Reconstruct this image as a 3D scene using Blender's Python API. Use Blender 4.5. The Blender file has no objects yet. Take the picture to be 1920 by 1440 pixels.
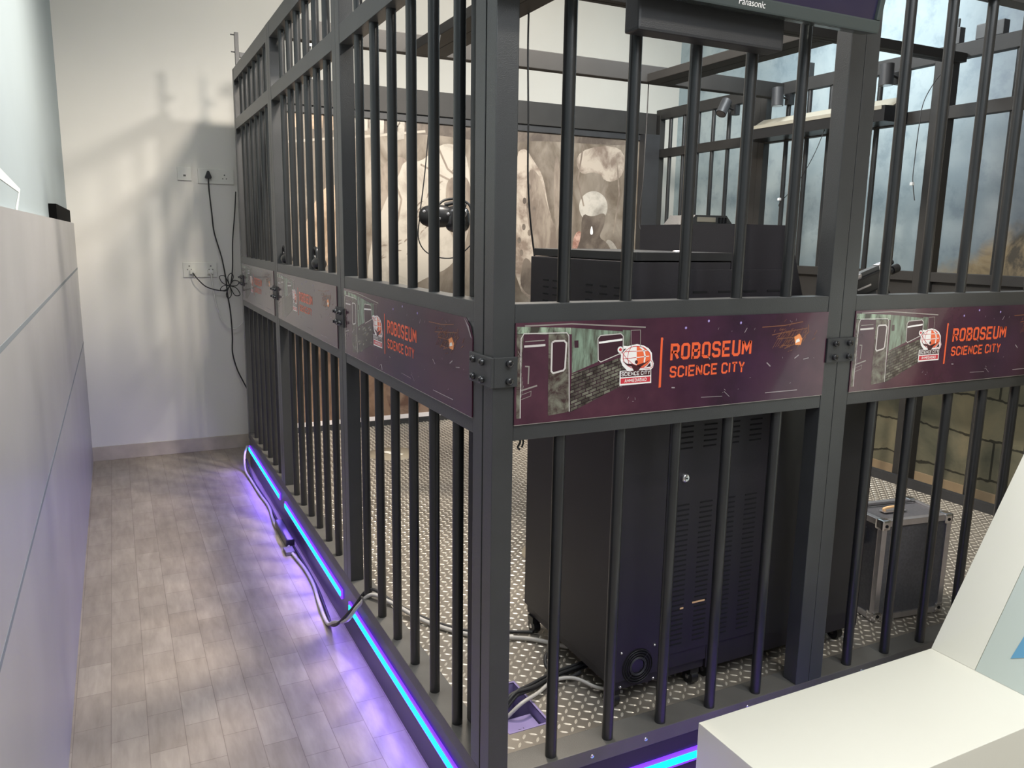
import bpy, bmesh, math, random
from mathutils import Vector, Matrix
random.seed(7)
S = bpy.context.scene
COL = S.collection
PI = math.pi

# ------------------------------------------------------------------ camera
cd = bpy.data.cameras.new('camera'); cam = bpy.data.objects.new('camera', cd); COL.objects.link(cam)
S.camera = cam
cd.sensor_width = 36.0; cd.lens = 1488.34 / 1920 * 36; cd.clip_start = 0.05; cd.clip_end = 60
_y, _p, _r = math.radians(-26.504), math.radians(-10.407), math.radians(0.920)
_f = Vector((-math.sin(_y) * math.cos(_p), math.cos(_y) * math.cos(_p), math.sin(_p)))
_rt = Vector((math.cos(_y), math.sin(_y), 0)); _u = _rt.cross(_f)
_r2 = _rt * math.cos(_r) + _u * math.sin(_r); _u2 = _u * math.cos(_r) - _rt * math.sin(_r)
_m = Matrix((_r2, _u2, -_f)).transposed().to_4x4(); _m.translation = Vector((-0.7337, -1.5680, 1.55))
cam.matrix_world = _m

# ------------------------------------------------------------------ world and lights
W = bpy.data.worlds.new('world'); S.world = W; W.use_nodes = True
W.node_tree.nodes['Background'].inputs[0].default_value = (0.75, 0.8, 0.85, 1)
W.node_tree.nodes['Background'].inputs[1].default_value = 0.3
S.view_settings.view_transform = 'Standard'; S.view_settings.look = 'None'
S.view_settings.exposure = 0.82; S.view_settings.gamma = 1.0; S.view_settings.use_curve_mapping = False

def light(name, kind, loc, energy, color, size=0.3, target=None, size_y=None, spot=None, blend=0.5):
    l = bpy.data.lights.new(name, kind); l.energy = energy; l.color = color
    if kind == 'AREA':
        l.size = size
        if size_y: l.shape = 'RECTANGLE'; l.size_y = size_y
    else:
        l.shadow_soft_size = size
    if kind == 'SPOT': l.spot_size = math.radians(spot or 90); l.spot_blend = blend
    o = bpy.data.objects.new(name, l); COL.objects.link(o); o.location = loc
    if target is not None:
        o.rotation_euler = (Vector(target) - Vector(loc)).to_track_quat('-Z', 'Y').to_euler()
    return o

light('ceiling_fill_light', 'AREA', (0.3, -2.6, 3.5), 66, (0.93, 0.97, 1.0), 3.2, (0.6, -2.4, 0), 2.0)  # soft unseen fill, added to lift the general level from the front
light('aisle_fill_light', 'AREA', (-0.50, 1.0, 3.52), 64, (0.97, 0.98, 1.0), 0.8, (-0.45, 1.0, 0), 4.0)  # fill added over the aisle to brighten the back and left side
light('cage_spot_light', 'SPOT', (0.62, 1.55, 3.5), 230, (1.0, 0.88, 0.74), 0.14, (0.62, 1.9, 0), spot=150, blend=0.6)
light('mural_spot_light', 'SPOT', (1.7, 1.5, 3.5), 120, (1.0, 0.93, 0.84), 0.12, (1.6, 4.4, 1.9), spot=110, blend=0.8)
light('right_wall_light', 'AREA', (3.0, 2.2, 3.5), 42, (0.9, 0.97, 1.0), 0.5, (3.86, 2.4, 1.6), 2.4)
light('front_spot_light', 'SPOT', (1.6, -1.6, 3.5), 60, (1.0, 0.93, 0.82), 0.10, (0.9, 0.4, 0.3), spot=120, blend=0.8)
for y0, y1 in ((2.75, 3.85), (1.41, 2.59), (0.05, 1.29)):
    yc = (y0 + y1) / 2
    light('led_glow_light', 'AREA', (-0.010, yc, 0.112), 1.5, (0.26, 0.12, 1.0), y1 - y0, (-1.010, yc, -0.50), 0.004)
light('led_glow_light', 'AREA', (0.55, -0.010, 0.112), 1.6, (0.30, 0.12, 1.0), 0.95, (0.55, -1.010, -0.50), 0.004)

# ------------------------------------------------------------------ materials
def _nt(name):
    m = bpy.data.materials.new(name); m.use_nodes = True
    t = m.node_tree; return m, t, t.nodes['Principled BSDF']
def mat(name, col, rough=0.5, metal=0.0, noise=0.0, scale=20.0, bump=0.0, bscale=200.0, coat=0.0, spec=None, col2=None):
    m, t, b = _nt(name)
    b.inputs['Base Color'].default_value = (*col, 1); b.inputs['Roughness'].default_value = rough; b.inputs['Metallic'].default_value = metal
    if coat: b.inputs['Coat Weight'].default_value = coat; b.inputs['Coat Roughness'].default_value = 0.08
    if spec is not None: b.inputs['Specular IOR Level'].default_value = spec
    if noise or bump or col2:
        tc = t.nodes.new('ShaderNodeTexCoord')
        n = t.nodes.new('ShaderNodeTexNoise'); n.inputs['Scale'].default_value = scale; n.inputs['Detail'].default_value = 4
        t.links.new(tc.outputs['Object'], n.inputs['Vector'])
        if noise or col2:
            r = t.nodes.new('ShaderNodeValToRGB')
            c2 = col2 or tuple(min(1, c * (1 + noise)) for c in col)
            c1 = col if col2 else tuple(c * (1 - noise) for c in col)
            r.color_ramp.elements[0].position = 0.35; r.color_ramp.elements[1].position = 0.65
            r.color_ramp.elements[0].color = (*c1, 1); r.color_ramp.elements[1].color = (*c2, 1)
            t.links.new(n.outputs['Fac'], r.inputs['Fac']); t.links.new(r.outputs['Color'], b.inputs['Base Color'])
        if bump:
            n2 = t.nodes.new('ShaderNodeTexNoise'); n2.inputs['Scale'].default_value = bscale
            t.links.new(tc.outputs['Object'], n2.inputs['Vector'])
            bp = t.nodes.new('ShaderNodeBump'); bp.inputs['Strength'].default_value = bump; bp.inputs['Distance'].default_value = 0.002
            t.links.new(n2.outputs['Fac'], bp.inputs['Height']); t.links.new(bp.outputs['Normal'], b.inputs['Normal'])
    return m
def emis(name, col, s):
    m, t, b = _nt(name); b.inputs['Base Color'].default_value = (0, 0, 0, 1)
    b.inputs['Emission Color'].default_value = (*col, 1); b.inputs['Emission Strength'].default_value = s; return m

M = {}
M['steel'] = mat('grey_powder_coated_steel', (0.036, 0.038, 0.040), 0.36, 0.0, 0.10, 6, 0.25, 500, spec=0.6)
M['bar'] = mat('black_satin_bar_steel', (0.020, 0.021, 0.022), 0.28, 0.0, 0.10, 8, 0.15, 500, spec=0.6)
M['steel_shaded'] = mat('shaded_inner_steel', (0.022, 0.021, 0.020), 0.55, 0, 0.1, 8, 0.2, 400)  # same steel as the cage, darkened in colour for the dimmer inside
M['beam'] = mat('dark_roof_beam_steel', (0.013, 0.0125, 0.012), 0.6, 0, 0.1, 8, 0.2, 400)
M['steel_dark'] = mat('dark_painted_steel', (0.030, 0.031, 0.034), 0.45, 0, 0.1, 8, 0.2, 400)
M['cab'] = mat('black_textured_sheet_steel', (0.018, 0.016, 0.021), 0.42, 0, 0.08, 5, 0.4, 900)
M['lid'] = mat('black_lid_enamel', (0.022, 0.022, 0.024), 0.35, 0, 0.08, 5, 0.2, 900)
for k_ in ('steel', 'kerb'):
    if k_ in M:
        b_ = M[k_].node_tree.nodes['Principled BSDF']; b_.inputs['Sheen Weight'].default_value = 0.07; b_.inputs['Sheen Roughness'].default_value = 0.5; b_.inputs['Sheen Tint'].default_value = (0.9, 0.88, 0.82, 1)
M['slot'] = mat('slot_shadow_black', (0.003, 0.003, 0.004), 0.9)
M['black'] = mat('black_plastic', (0.012, 0.012, 0.013), 0.35)
M['gloss'] = mat('glossy_black_plastic', (0.02, 0.02, 0.022), 0.15, coat=0.5)
M['matt_black'] = mat('matt_black', (0.002, 0.002, 0.002), 0.9, spec=0.1)
M['rubber'] = mat('black_cable_rubber', (0.02, 0.02, 0.021), 0.55)
M['gcable'] = mat('grey_cable_sheath', (0.46, 0.44, 0.41), 0.5)
M['wcable'] = mat('white_cable_sheath', (0.7, 0.69, 0.65), 0.45)
M['wallb'] = mat('cream_painted_wall', (0.72, 0.71, 0.66), 0.75, 0, 0.02, 1.5)
M['walll'] = mat('pale_blue_painted_wall', (0.34, 0.405, 0.43), 0.7, 0, 0.03, 1.5)
M['wallf'] = mat('off_white_wall', (0.60, 0.60, 0.58), 0.8)
M['ceil'] = mat('white_ceiling', (0.7, 0.7, 0.68), 0.9)
M['clad'] = mat('grey_laminate', (0.38, 0.382, 0.385), 0.33, 0, 0.05, 3)
M['joint'] = mat('grey_joint', (0.20, 0.23, 0.25), 0.6)
M['line'] = mat('white_wall_line', (0.72, 0.78, 0.76), 0.6)
M['bb'] = mat('beige_skirting', (0.47, 0.42, 0.35), 0.5, 0, 0.10, 9)
M['bbr'] = mat('tan_skirting', (0.36, 0.27, 0.17), 0.5, 0, 0.06, 9)
M['white'] = mat('white_laminate', (0.82, 0.80, 0.70), 0.45, spec=0.4)
M['white_side'] = mat('pale_printed_panel', (0.56, 0.62, 0.57), 0.35)
M['cyan'] = mat('blue_print', (0.14, 0.36, 0.55), 0.4)
M['socket'] = mat('white_socket_plastic', (0.72, 0.72, 0.66), 0.35)
M['hole'] = mat('dark_grey_recess', (0.12, 0.12, 0.11), 0.7)
M['alu'] = mat('brushed_aluminium', (0.62, 0.60, 0.62), 0.32, 0.9, 0.05, 30)
M['chrome'] = mat('chrome_metal', (0.75, 0.74, 0.76), 0.18, 1.0)
M['case'] = mat('grey_laminate_case_skin', (0.085, 0.085, 0.095), 0.4, 0, 0.15, 120)
M['deck'] = mat('worn_steel_plate', (0.235, 0.21, 0.178), 0.38, 0.35, 0.22, 3, 0.2, 80)
M['lozenge'] = mat('polished_tread_lozenge', (0.66, 0.61, 0.52), 0.32, 0.3)
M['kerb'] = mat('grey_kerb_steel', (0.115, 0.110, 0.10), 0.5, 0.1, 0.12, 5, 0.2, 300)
M['skirt'] = mat('black_gloss_skirt', (0.030, 0.027, 0.036), 0.3, 0, 0.1, 4)
M['sticker'] = mat('beige_floor_sticker', (0.36, 0.31, 0.23), 0.5)
M['pale'] = mat('pale_mark', (0.85, 0.82, 0.72), 0.5)
M['violet_lit'] = mat('violet_lit_box_steel', (0.26, 0.21, 0.42), 0.4)  # violet light inside the floor box, put into the steel colour
M['cream'] = mat('cream_board', (0.26, 0.24, 0.19), 0.6)
M['led'] = emis('cyan_led_diffuser', (0.0, 0.80, 1.0), 1.7)
M['led_halo'] = emis('violet_led_halo', (0.14, 0.03, 0.95), 1.3)  # halo round the cyan core, added as a glowing border
M['glow'] = emis('warm_lamp_glow', (1.0, 0.93, 0.85), 6)
M['screen'] = mat('tv_screen_glass', (0.028, 0.024, 0.055), 0.12, coat=0.6)
M['bezel'] = mat('grey_tv_bezel', (0.10, 0.12, 0.12), 0.22, 0.4)
M['tag'] = mat('white_tag', (0.85, 0.85, 0.85), 0.5)
M['amber'] = mat('amber_contact', (0.75, 0.48, 0.25), 0.4)

# ------------------------------------------------------------------ mesh helper
class MB:
    def __init__(s): s.v = []; s.f = []; s.m = []; s.mats = []; s.sm = []
    def mi(s, m):
        m = M[m] if isinstance(m, str) else m
        if m not in s.mats: s.mats.append(m)
        return s.mats.index(m)
    def add(s, vs, fs, m, smooth=False):
        b = len(s.v); k = s.mi(m); s.v += [tuple(v) for v in vs]
        for f in fs: s.f.append([b + i for i in f]); s.m.append(k); s.sm.append(smooth)
        return s
    def box(s, a, b, m, rot=None):
        x0, y0, z0 = (min(a[i], b[i]) for i in range(3)); x1, y1, z1 = (max(a[i], b[i]) for i in range(3))
        vs = [(x0,y0,z0),(x1,y0,z0),(x1,y1,z0),(x0,y1,z0),(x0,y0,z1),(x1,y0,z1),(x1,y1,z1),(x0,y1,z1)]
        if rot: vs = [rot @ Vector(v) for v in vs]
        return s.add(vs, [(3,2,1,0),(4,5,6,7),(0,1,5,4),(1,2,6,5),(2,3,7,6),(3,0,4,7)], m)
    def bbox(s, a, b, m, c=0.003):
        # box with chamfered edges
        x0, y0, z0 = (min(a[i], b[i]) for i in range(3)); x1, y1, z1 = (max(a[i], b[i]) for i in range(3))
        c = min(c, (x1-x0)*.45, (y1-y0)*.45, (z1-z0)*.45)
        bm = bmesh.new(); bmesh.ops.create_cube(bm, size=1.0)
        for v in bm.verts: v.co = Vector((x0+(v.co.x+.5)*(x1-x0), y0+(v.co.y+.5)*(y1-y0), z0+(v.co.z+.5)*(z1-z0)))
        bmesh.ops.bevel(bm, geom=bm.edges[:], offset=c, segments=2, profile=0.7, affect='EDGES')
        bm.verts.index_update()
        s.add([v.co for v in bm.verts], [[v.index for v in f.verts] for f in bm.faces], m); bm.free(); return s
    def cyl(s, p0, p1, r0, m, r1=None, n=16, cap=True, smooth=True):
        p0, p1 = Vector(p0), Vector(p1); r1 = r0 if r1 is None else r1
        d = (p1 - p0).normalized(); a = d.orthogonal().normalized(); b = d.cross(a)
        vs = []
        for p, r in ((p0, r0), (p1, r1)):
            for i in range(n):
                t = 2*PI*i/n; vs.append(p + a*math.cos(t)*r + b*math.sin(t)*r)
        s.add(vs, [(i, (i+1) % n, n+(i+1) % n, n+i) for i in range(n)], m, smooth)
        if cap:
            s.add(vs[:n], [tuple(reversed(range(n)))], m); s.add(vs[n:], [tuple(range(n))], m)
        return s
    def tube(s, pts, r, m, n=8, sub=6, closed=False):
        P = [Vector(p) for p in pts]
        if sub > 1 and len(P) > 2:
            Q = []
            for i in range(len(P)-1):
                p0 = P[max(i-1, 0)]; p1 = P[i]; p2 = P[i+1]; p3 = P[min(i+2, len(P)-1)]
                for k in range(sub):
                    t = k/sub
                    Q.append(0.5*((2*p1)+(p2-p0)*t+(2*p0-5*p1+4*p2-p3)*t*t+(3*p1-p0-3*p2+p3)*t**3))
            Q.append(P[-1]); P = Q
        vs = []; up = None
        for i, p in enumerate(P):
            d = (P[min(i+1, len(P)-1)] - P[max(i-1, 0)])
            if d.length < 1e-7: d = Vector((0,0,1))
            d.normalize()
            if up is None: up = d.orthogonal().normalized()
            up = (up - d*up.dot(d))
            up = up.normalized() if up.length > 1e-6 else d.orthogonal().normalized()
            b = d.cross(up)
            for k in range(n):
                t = 2*PI*k/n; vs.append(p + up*math.cos(t)*r + b*math.sin(t)*r)
        fs = [(i*n+k, i*n+(k+1) % n, (i+1)*n+(k+1) % n, (i+1)*n+k) for i in range(len(P)-1) for k in range(n)]
        s.add(vs, fs, m, True); s.add(vs[:n], [tuple(reversed(range(n)))], m); s.add(vs[-n:], [tuple(range(n))], m); return s
    def lathe(s, prof, m, c=(0,0,0), axis='Z', n=24):
        vs = []
        for r, h in prof:
            for k in range(n):
                t = 2*PI*k/n; x, y, z = r*math.cos(t), r*math.sin(t), h
                if axis == 'Y': x, y, z = x, h, y
                if axis == 'X': x, y, z = h, x, y
                vs.append((c[0]+x, c[1]+y, c[2]+z))
        s.add(vs, [(i*n+k, i*n+(k+1) % n, (i+1)*n+(k+1) % n, (i+1)*n+k) for i in range(len(prof)-1) for k in range(n)], m, True); return s
    def prism(s, poly, m, d0, d1, plane='XZ'):
        # poly in plane, extruded between d0 and d1 along the third axis
        n = len(poly)
        def P(a, b, d): return (a, d, b) if plane == 'XZ' else ((d, a, b) if plane == 'YZ' else (a, b, d))
        vs = [P(a, b, d0) for a, b in poly] + [P(a, b, d1) for a, b in poly]
        s.add(vs, [tuple(range(n)), tuple(reversed(range(n, 2*n)))] + [(i, n+i, n+(i+1) % n, (i+1) % n) for i in range(n)], m); return s
    def xf(s, mtx, i0=0):
        for i in range(i0, len(s.v)): s.v[i] = tuple(mtx @ Vector(s.v[i]))
        return s
    def build(s, name, parent=None, fix=True):
        me = bpy.data.meshes.new(name); me.from_pydata(s.v, [], s.f)
        for m in s.mats: me.materials.append(m)
        me.polygons.foreach_set('material_index', s.m); me.polygons.foreach_set('use_smooth', s.sm)
        me.update()
        if fix:
            bm = bmesh.new(); bm.from_mesh(me); bmesh.ops.recalc_face_normals(bm, faces=bm.faces); bm.to_mesh(me); bm.free()
        o = bpy.data.objects.new(name, me); COL.objects.link(o)
        if parent: o.parent = parent
        return o

def tag(o, label=None, cat=None, group=None, kind=None):
    if label: o['label'] = label
    if cat: o['category'] = cat
    if group: o['group'] = group
    if kind: o['kind'] = kind
    return o
def thing(name, label, cat, loc=(0,0,0), rz=0.0, group=None):
    o = bpy.data.objects.new(name, None); COL.objects.link(o); o.location = loc; o.rotation_euler = (0, 0, rz)
    o.empty_display_size = 0.1
    return tag(o, label, cat, group)
def struct(name, mb, parent=None):
    o = mb.build(name, parent)
    if not parent: o['kind'] = 'structure'
    return o

# stroke letters (angular capitals on a 4 x 7 grid)
GL = {
 'R': [[(0,0),(0,7),(3.2,7),(4,6.2),(4,4.2),(3.2,3.4),(0,3.4)], [(2,3.4),(4,0)]],
 'O': [[(0,0.9),(0,6.1),(0.9,7),(3.1,7),(4,6.1),(4,0.9),(3.1,0),(0.9,0),(0,0.9),(0,1.2)]],
 'B': [[(0,0),(0,7),(3.1,7),(3.9,6.2),(3.9,4.4),(3.1,3.6),(0,3.6)], [(3.1,3.6),(4,2.8),(4,0.9),(3.1,0),(0,0)]],
 'S': [[(4,5.3),(4,6.2),(3.2,7),(0.8,7),(0,6.2),(0,4.4),(0.8,3.6),(3.2,3.4),(4,2.6),(4,0.8),(3.2,0),(0.8,0),(0,0.8),(0,1.7)]],
 'E': [[(4.4,7),(0,7),(0,0),(4.4,0)], [(0,3.5),(3.8,3.5)]],
 'U': [[(0,7),(0,0.9),(0.9,0),(3.1,0),(4,0.9),(4,7)]],
 'M': [[(0,0),(0,7)], [(5,0),(5,7)], [(0.2,6.9),(2.5,2.6),(4.8,6.9)]],
 'C': [[(4,5.2),(4,6.1),(3.1,7),(0.9,7),(0,6.1),(0,0.9),(0.9,0),(3.1,0),(4,0.9),(4,1.8)]],
 'I': [[(0,0),(0,7)]],
 'N': [[(0,0),(0,7)], [(4,0),(4,7)], [(0.1,6.8),(3.9,0.2)]],
 'T': [[(2,0),(2,7)], [(-0.2,7),(4.2,7)]],
 'Y': [[(2,0),(2,3.2),(0,7)], [(2,3.2),(4,7)]],
 'A': [[(0,0),(1.8,7),(2.2,7),(4,0)], [(0.7,2),(3.3,2)]],
 'H': [[(0,0),(0,7)], [(4,0),(4,7)], [(0,3.5),(4,3.5)]],
 'D': [[(0,0),(0,7),(2.9,7),(4,5.9),(4,1.1),(2.9,0),(0,0)]],
}
GW = {'I': 0, 'M': 5}
def ribbon(pts, w):
    # polyline thickened to a strip of quads with mitred corners; 2D
    P = [Vector(p) for p in pts]; L = []; Rr = []
    for i, p in enumerate(P):
        a = (P[i]-P[i-1]).normalized() if i > 0 else (P[1]-P[0]).normalized()
        b = (P[i+1]-P[i]).normalized() if i < len(P)-1 else a
        na = Vector((-a.y, a.x)); nb = Vector((-b.y, b.x)); mm = na + nb
        if mm.length < 1e-5: mm = na
        mm.normalize(); k = 1/max(0.45, mm.dot(na))
        L.append(p + mm*w/2*k); Rr.append(p - mm*w/2*k)
    return L, Rr
def strip2(mb, pts, w, m, e, fn):
    if len(pts) < 2: return
    L, Rr = ribbon(pts, w); n = len(L)
    mb.add([fn(v.x, v.y, e) for v in L] + [fn(v.x, v.y, e) for v in Rr], [(i, i+1, n+i+1, n+i) for i in range(n-1)], m)
def text2(mb, txt, x, y, width, h, st, m, e, fn, shear=0.0):
    adv = 0
    for ch in txt: adv += 2.6 if ch == ' ' else GW.get(ch, 4) + 1.0 + st
    adv -= 1.0; sx = width/adv; sy = h/(7+st); cx = st/2
    for ch in txt:
        if ch == ' ': cx += 2.6; continue
        for pl in GL[ch]:
            pl = list(pl)
            if pl[0] != pl[-2]:
                for i0, i1 in ((0, 1), (-1, -2)):
                    d = Vector(pl[i0]) - Vector(pl[i1])
                    if abs(d.y) > abs(d.x) and pl[i0][1] in (0, 7): pl[i0] = tuple(Vector(pl[i0]) + d.normalized()*st/2)
            pl2 = [(x + (cx+a)*sx + shear*(b+st/2)*sy, y + (b+st/2)*sy) for a, b in pl]
            strip2(mb, pl2, st*(sx+sy)/2, m, e, fn)
        cx += GW.get(ch, 4) + 1.0 + st
def poly2(mb, pts, m, e, fn):
    mb.add([fn(a, b, e) for a, b in pts], [tuple(range(len(pts)))], m)
# ------------------------------------------------------------------ patterned materials
def nodes(m): t = m.node_tree; return t, t.nodes, t.links
def ramp(t, stops, interp='LINEAR'):
    r = t.nodes.new('ShaderNodeValToRGB'); r.color_ramp.interpolation = interp
    while len(r.color_ramp.elements) < len(stops): r.color_ramp.elements.new(0.5)
    for e, (p, c) in zip(r.color_ramp.elements, stops): e.position = p; e.color = (*c, 1)
    return r
def noise(t, vec, scale, detail=5, rough=0.55, dist=0.0, vscale=None):
    n = t.nodes.new('ShaderNodeTexNoise'); n.inputs['Scale'].default_value = scale; n.inputs['Detail'].default_value = detail
    n.inputs['Roughness'].default_value = rough; n.inputs['Distortion'].default_value = dist
    if vscale:
        mp = t.nodes.new('ShaderNodeMapping'); mp.inputs['Scale'].default_value = vscale; t.links.new(vec, mp.inputs['Vector']); vec = mp.outputs['Vector']
    t.links.new(vec, n.inputs['Vector']); return n.outputs['Fac']
def mth(t, op, a, b=None, c=None, clamp=False):
    n = t.nodes.new('ShaderNodeMath'); n.operation = op; n.use_clamp = clamp
    for i, x in enumerate((a, b, c)):
        if x is None: continue
        if isinstance(x, (int, float)): n.inputs[i].default_value = x
        else: t.links.new(x, n.inputs[i])
    return n.outputs[0]
def mixc(t, fac, a, b, mode='MIX'):
    n = t.nodes.new('ShaderNodeMix'); n.data_type = 'RGBA'; n.blend_type = mode
    for i, x in ((0, fac), (6, a), (7, b)):
        if isinstance(x, (int, float)): n.inputs[i].default_value = x
        elif isinstance(x, tuple): n.inputs[i].default_value = (*x, 1)
        else: t.links.new(x, n.inputs[i])
    return n.outputs[2]
def base(name, rough=0.5, coat=0.0):
    m, t, b = _nt(name); b.inputs['Roughness'].default_value = rough
    if coat: b.inputs['Coat Weight'].default_value = coat; b.inputs['Coat Roughness'].default_value = 0.06
    tc = t.nodes.new('ShaderNodeTexCoord'); return m, t, b, tc.outputs['Object']

# vinyl plank floor
m, t, b, ob = base('wood_look_vinyl_planks', 0.42)
mp = t.nodes.new('ShaderNodeMapping'); mp.inputs['Rotation'].default_value = (0, 0, PI/2); t.links.new(ob, mp.inputs['Vector'])
bk = t.nodes.new('ShaderNodeTexBrick'); bk.offset = 0.5; bk.inputs['Scale'].default_value = 1.0
bk.inputs['Brick Width'].default_value = 0.21; bk.inputs['Row Height'].default_value = 0.105
bk.inputs['Mortar Size'].default_value = 0.0012; bk.inputs['Mortar Smooth'].default_value = 0.2; bk.inputs['Bias'].default_value = -0.1
bk.inputs['Color1'].default_value = (0.300, 0.258, 0.220, 1); bk.inputs['Color2'].default_value = (0.365, 0.320, 0.275, 1); bk.inputs['Mortar'].default_value = (0.21, 0.175, 0.15, 1)
t.links.new(mp.outputs['Vector'], bk.inputs['Vector'])
g = ramp(t, [(0.3, (0.82, 0.81, 0.80)), (0.7, (1.12, 1.12, 1.12))]); t.links.new(noise(t, ob, 6, 6, 0.6, 0.3, (5, 1, 1)), g.inputs['Fac'])
g2 = ramp(t, [(0.3, (0.86, 0.86, 0.86)), (0.7, (1.1, 1.1, 1.1))]); t.links.new(noise(t, ob, 2.5, 4), g2.inputs['Fac'])
t.links.new(mixc(t, 1.0, mixc(t, 1.0, bk.outputs['Color'], g.outputs['Color'], 'MULTIPLY'), g2.outputs['Color'], 'MULTIPLY'), b.inputs['Base Color'])
M['floor'] = m

# back board print: sepia base
m, t, b, ob = base('sepia_mural_print', 0.5)
sx = t.nodes.new('ShaderNodeSeparateXYZ'); t.links.new(ob, sx.inputs[0])
r1 = ramp(t, [(0.32, (0.125, 0.10, 0.08)), (0.5, (0.225, 0.195, 0.16)), (0.68, (0.32, 0.285, 0.24))]); t.links.new(noise(t, ob, 1.6, 6, 0.6, 0.6, (1.6, 1, 0.55)), r1.inputs['Fac'])
r2 = ramp(t, [(0.35, (0.55, 0.5, 0.45)), (0.6, (1.1, 1.1, 1.1))]); t.links.new(noise(t, ob, 4, 5, 0.6, 0.8, (1.3, 1, 0.75)), r2.inputs['Fac'])
up = mixc(t, 1.0, r1.outputs['Color'], r2.outputs['Color'], 'MULTIPLY')
r3 = ramp(t, [(0.35, (0.10, 0.055, 0.035)), (0.55, (0.24, 0.15, 0.10)), (0.75, (0.36, 0.27, 0.19))]); t.links.new(noise(t, ob, 3.5, 6, 0.65, 0.8), r3.inputs['Fac'])
low = mth(t, 'MULTIPLY_ADD', sx.outputs['Z'], -2.2, 2.4, True)
t.links.new(mixc(t, low, up, r3.outputs['Color']), b.inputs['Base Color']); M['mural'] = m
def grunge(name, c1, c2, scale, vs=None, rough=0.5, lo=0.42, hi=0.58, coat=0.0):
    m, t, b, ob = base(name, rough, coat); r = ramp(t, [(lo, c1), (hi, c2)])
    t.links.new(noise(t, ob, scale, 6, 0.65, 0.4, vs), r.inputs['Fac']); t.links.new(r.outputs['Color'], b.inputs['Base Color']); return m
M['mu_white'] = grunge('mural_pale_cloth_print', (0.25, 0.215, 0.18), (0.45, 0.415, 0.36), 3.5, (1, 1, 1), lo=0.33, hi=0.52)
M['mu_dark'] = grunge('mural_umber_print', (0.085, 0.067, 0.055), (0.17, 0.14, 0.115), 4)
M['mu_mid'] = grunge('mural_tan_print', (0.17, 0.135, 0.11), (0.29, 0.245, 0.20), 5, (2, 1, .5))
M['mu_mott'] = grunge('mural_mottled_print', (0.20, 0.155, 0.125), (0.43, 0.375, 0.315), 5)
M['mu_cap'] = grunge('mural_pale_scalp_print', (0.25, 0.23, 0.20), (0.48, 0.45, 0.40), 7, None, lo=0.35, hi=0.6)
M['mu_peach'] = grunge('mural_peach_print', (0.30, 0.21, 0.14), (0.52, 0.39, 0.28), 6)
M['mu_rust'] = grunge('mural_rust_print', (0.13, 0.07, 0.05), (0.27, 0.18, 0.13), 6)
M['mu_pink'] = grunge('mural_pink_print', (0.25, 0.13, 0.10), (0.5, 0.33, 0.27), 20)
M['mu_line'] = mat('mural_pale_line_print', (0.42, 0.385, 0.33), 0.5)
M['strip'] = mat('white_board_edge', (0.85, 0.80, 0.80), 0.4)

# painted right wall: cloudy sky above, cliffs, stone blocks below
m, t, b, ob = base('painted_scene_wall', 0.7)
sx = t.nodes.new('ShaderNodeSeparateXYZ'); t.links.new(ob, sx.inputs[0]); Y, Z = sx.outputs['Y'], sx.outputs['Z']
sky = ramp(t, [(0.30, (0.33, 0.42, 0.47)), (0.5, (0.46, 0.55, 0.575)), (0.68, (0.60, 0.67, 0.67))]); t.links.new(noise(t, ob, 1.1, 7, 0.6, 0.4), sky.inputs['Fac'])
sk2 = ramp(t, [(0.36, (0.62, 0.66, 0.72)), (0.5, (1, 1, 1))]); t.links.new(noise(t, ob, 7, 6, 0.65), sk2.inputs['Fac'])
skc = mixc(t, 0.55, sky.outputs['Color'], mixc(t, 1.0, sky.outputs['Color'], sk2.outputs['Color'], 'MULTIPLY'))
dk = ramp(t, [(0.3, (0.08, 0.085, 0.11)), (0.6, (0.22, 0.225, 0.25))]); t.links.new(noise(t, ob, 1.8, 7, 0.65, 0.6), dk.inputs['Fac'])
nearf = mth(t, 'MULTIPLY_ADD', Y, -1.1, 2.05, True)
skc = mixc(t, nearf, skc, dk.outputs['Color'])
cl = ramp(t, [(0.38, (0.13, 0.11, 0.085)), (0.55, (0.42, 0.32, 0.19)), (0.7, (0.50, 0.41, 0.28))]); t.links.new(noise(t, ob, 4.5, 6, 0.65, 0.9), cl.inputs['Fac'])
zz = mth(t, 'MULTIPLY', mth(t, 'SUBTRACT', noise(t, ob, 1.7, 5), 0.5), 1.3)
hill = mth(t, 'MULTIPLY_ADD', mth(t, 'SUBTRACT', mth(t, 'ADD', zz, 2.45), mth(t, 'MULTIPLY_ADD', Y, 0.55, Z)), 6, 0.2, True)
upc = mixc(t, hill, skc, cl.outputs['Color'])
st = ramp(t, [(0.3, (0.10, 0.105, 0.075)), (0.5, (0.20, 0.19, 0.13)), (0.7, (0.30, 0.26, 0.165))]); t.links.new(noise(t, ob, 2.6, 7, 0.6, 0.5), st.inputs['Fac'])
mpb = t.nodes.new('ShaderNodeMapping'); mpb.inputs['Rotation'].default_value = (PI/2, 0, PI/2)
cmb = t.nodes.new('ShaderNodeCombineXYZ'); t.links.new(Y, cmb.inputs[0])
t.links.new(mth(t, 'ADD', Z, mth(t, 'MULTIPLY', noise(t, ob, 3.5, 4), 0.14)), cmb.inputs[1])
bk = t.nodes.new('ShaderNodeTexBrick'); bk.inputs['Scale'].default_value = 1; bk.inputs['Brick Width'].default_value = 0.62; bk.inputs['Row Height'].default_value = 0.24
bk.inputs['Mortar Size'].default_value = 0.007; bk.inputs['Color1'].default_value = (0.85, 0.85, 0.85, 1); bk.inputs['Color2'].default_value = (1.15, 1.12, 1.05, 1); bk.inputs['Mortar'].default_value = (0.2, 0.2, 0.2, 1)
t.links.new(cmb.outputs[0], bk.inputs['Vector'])
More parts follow.
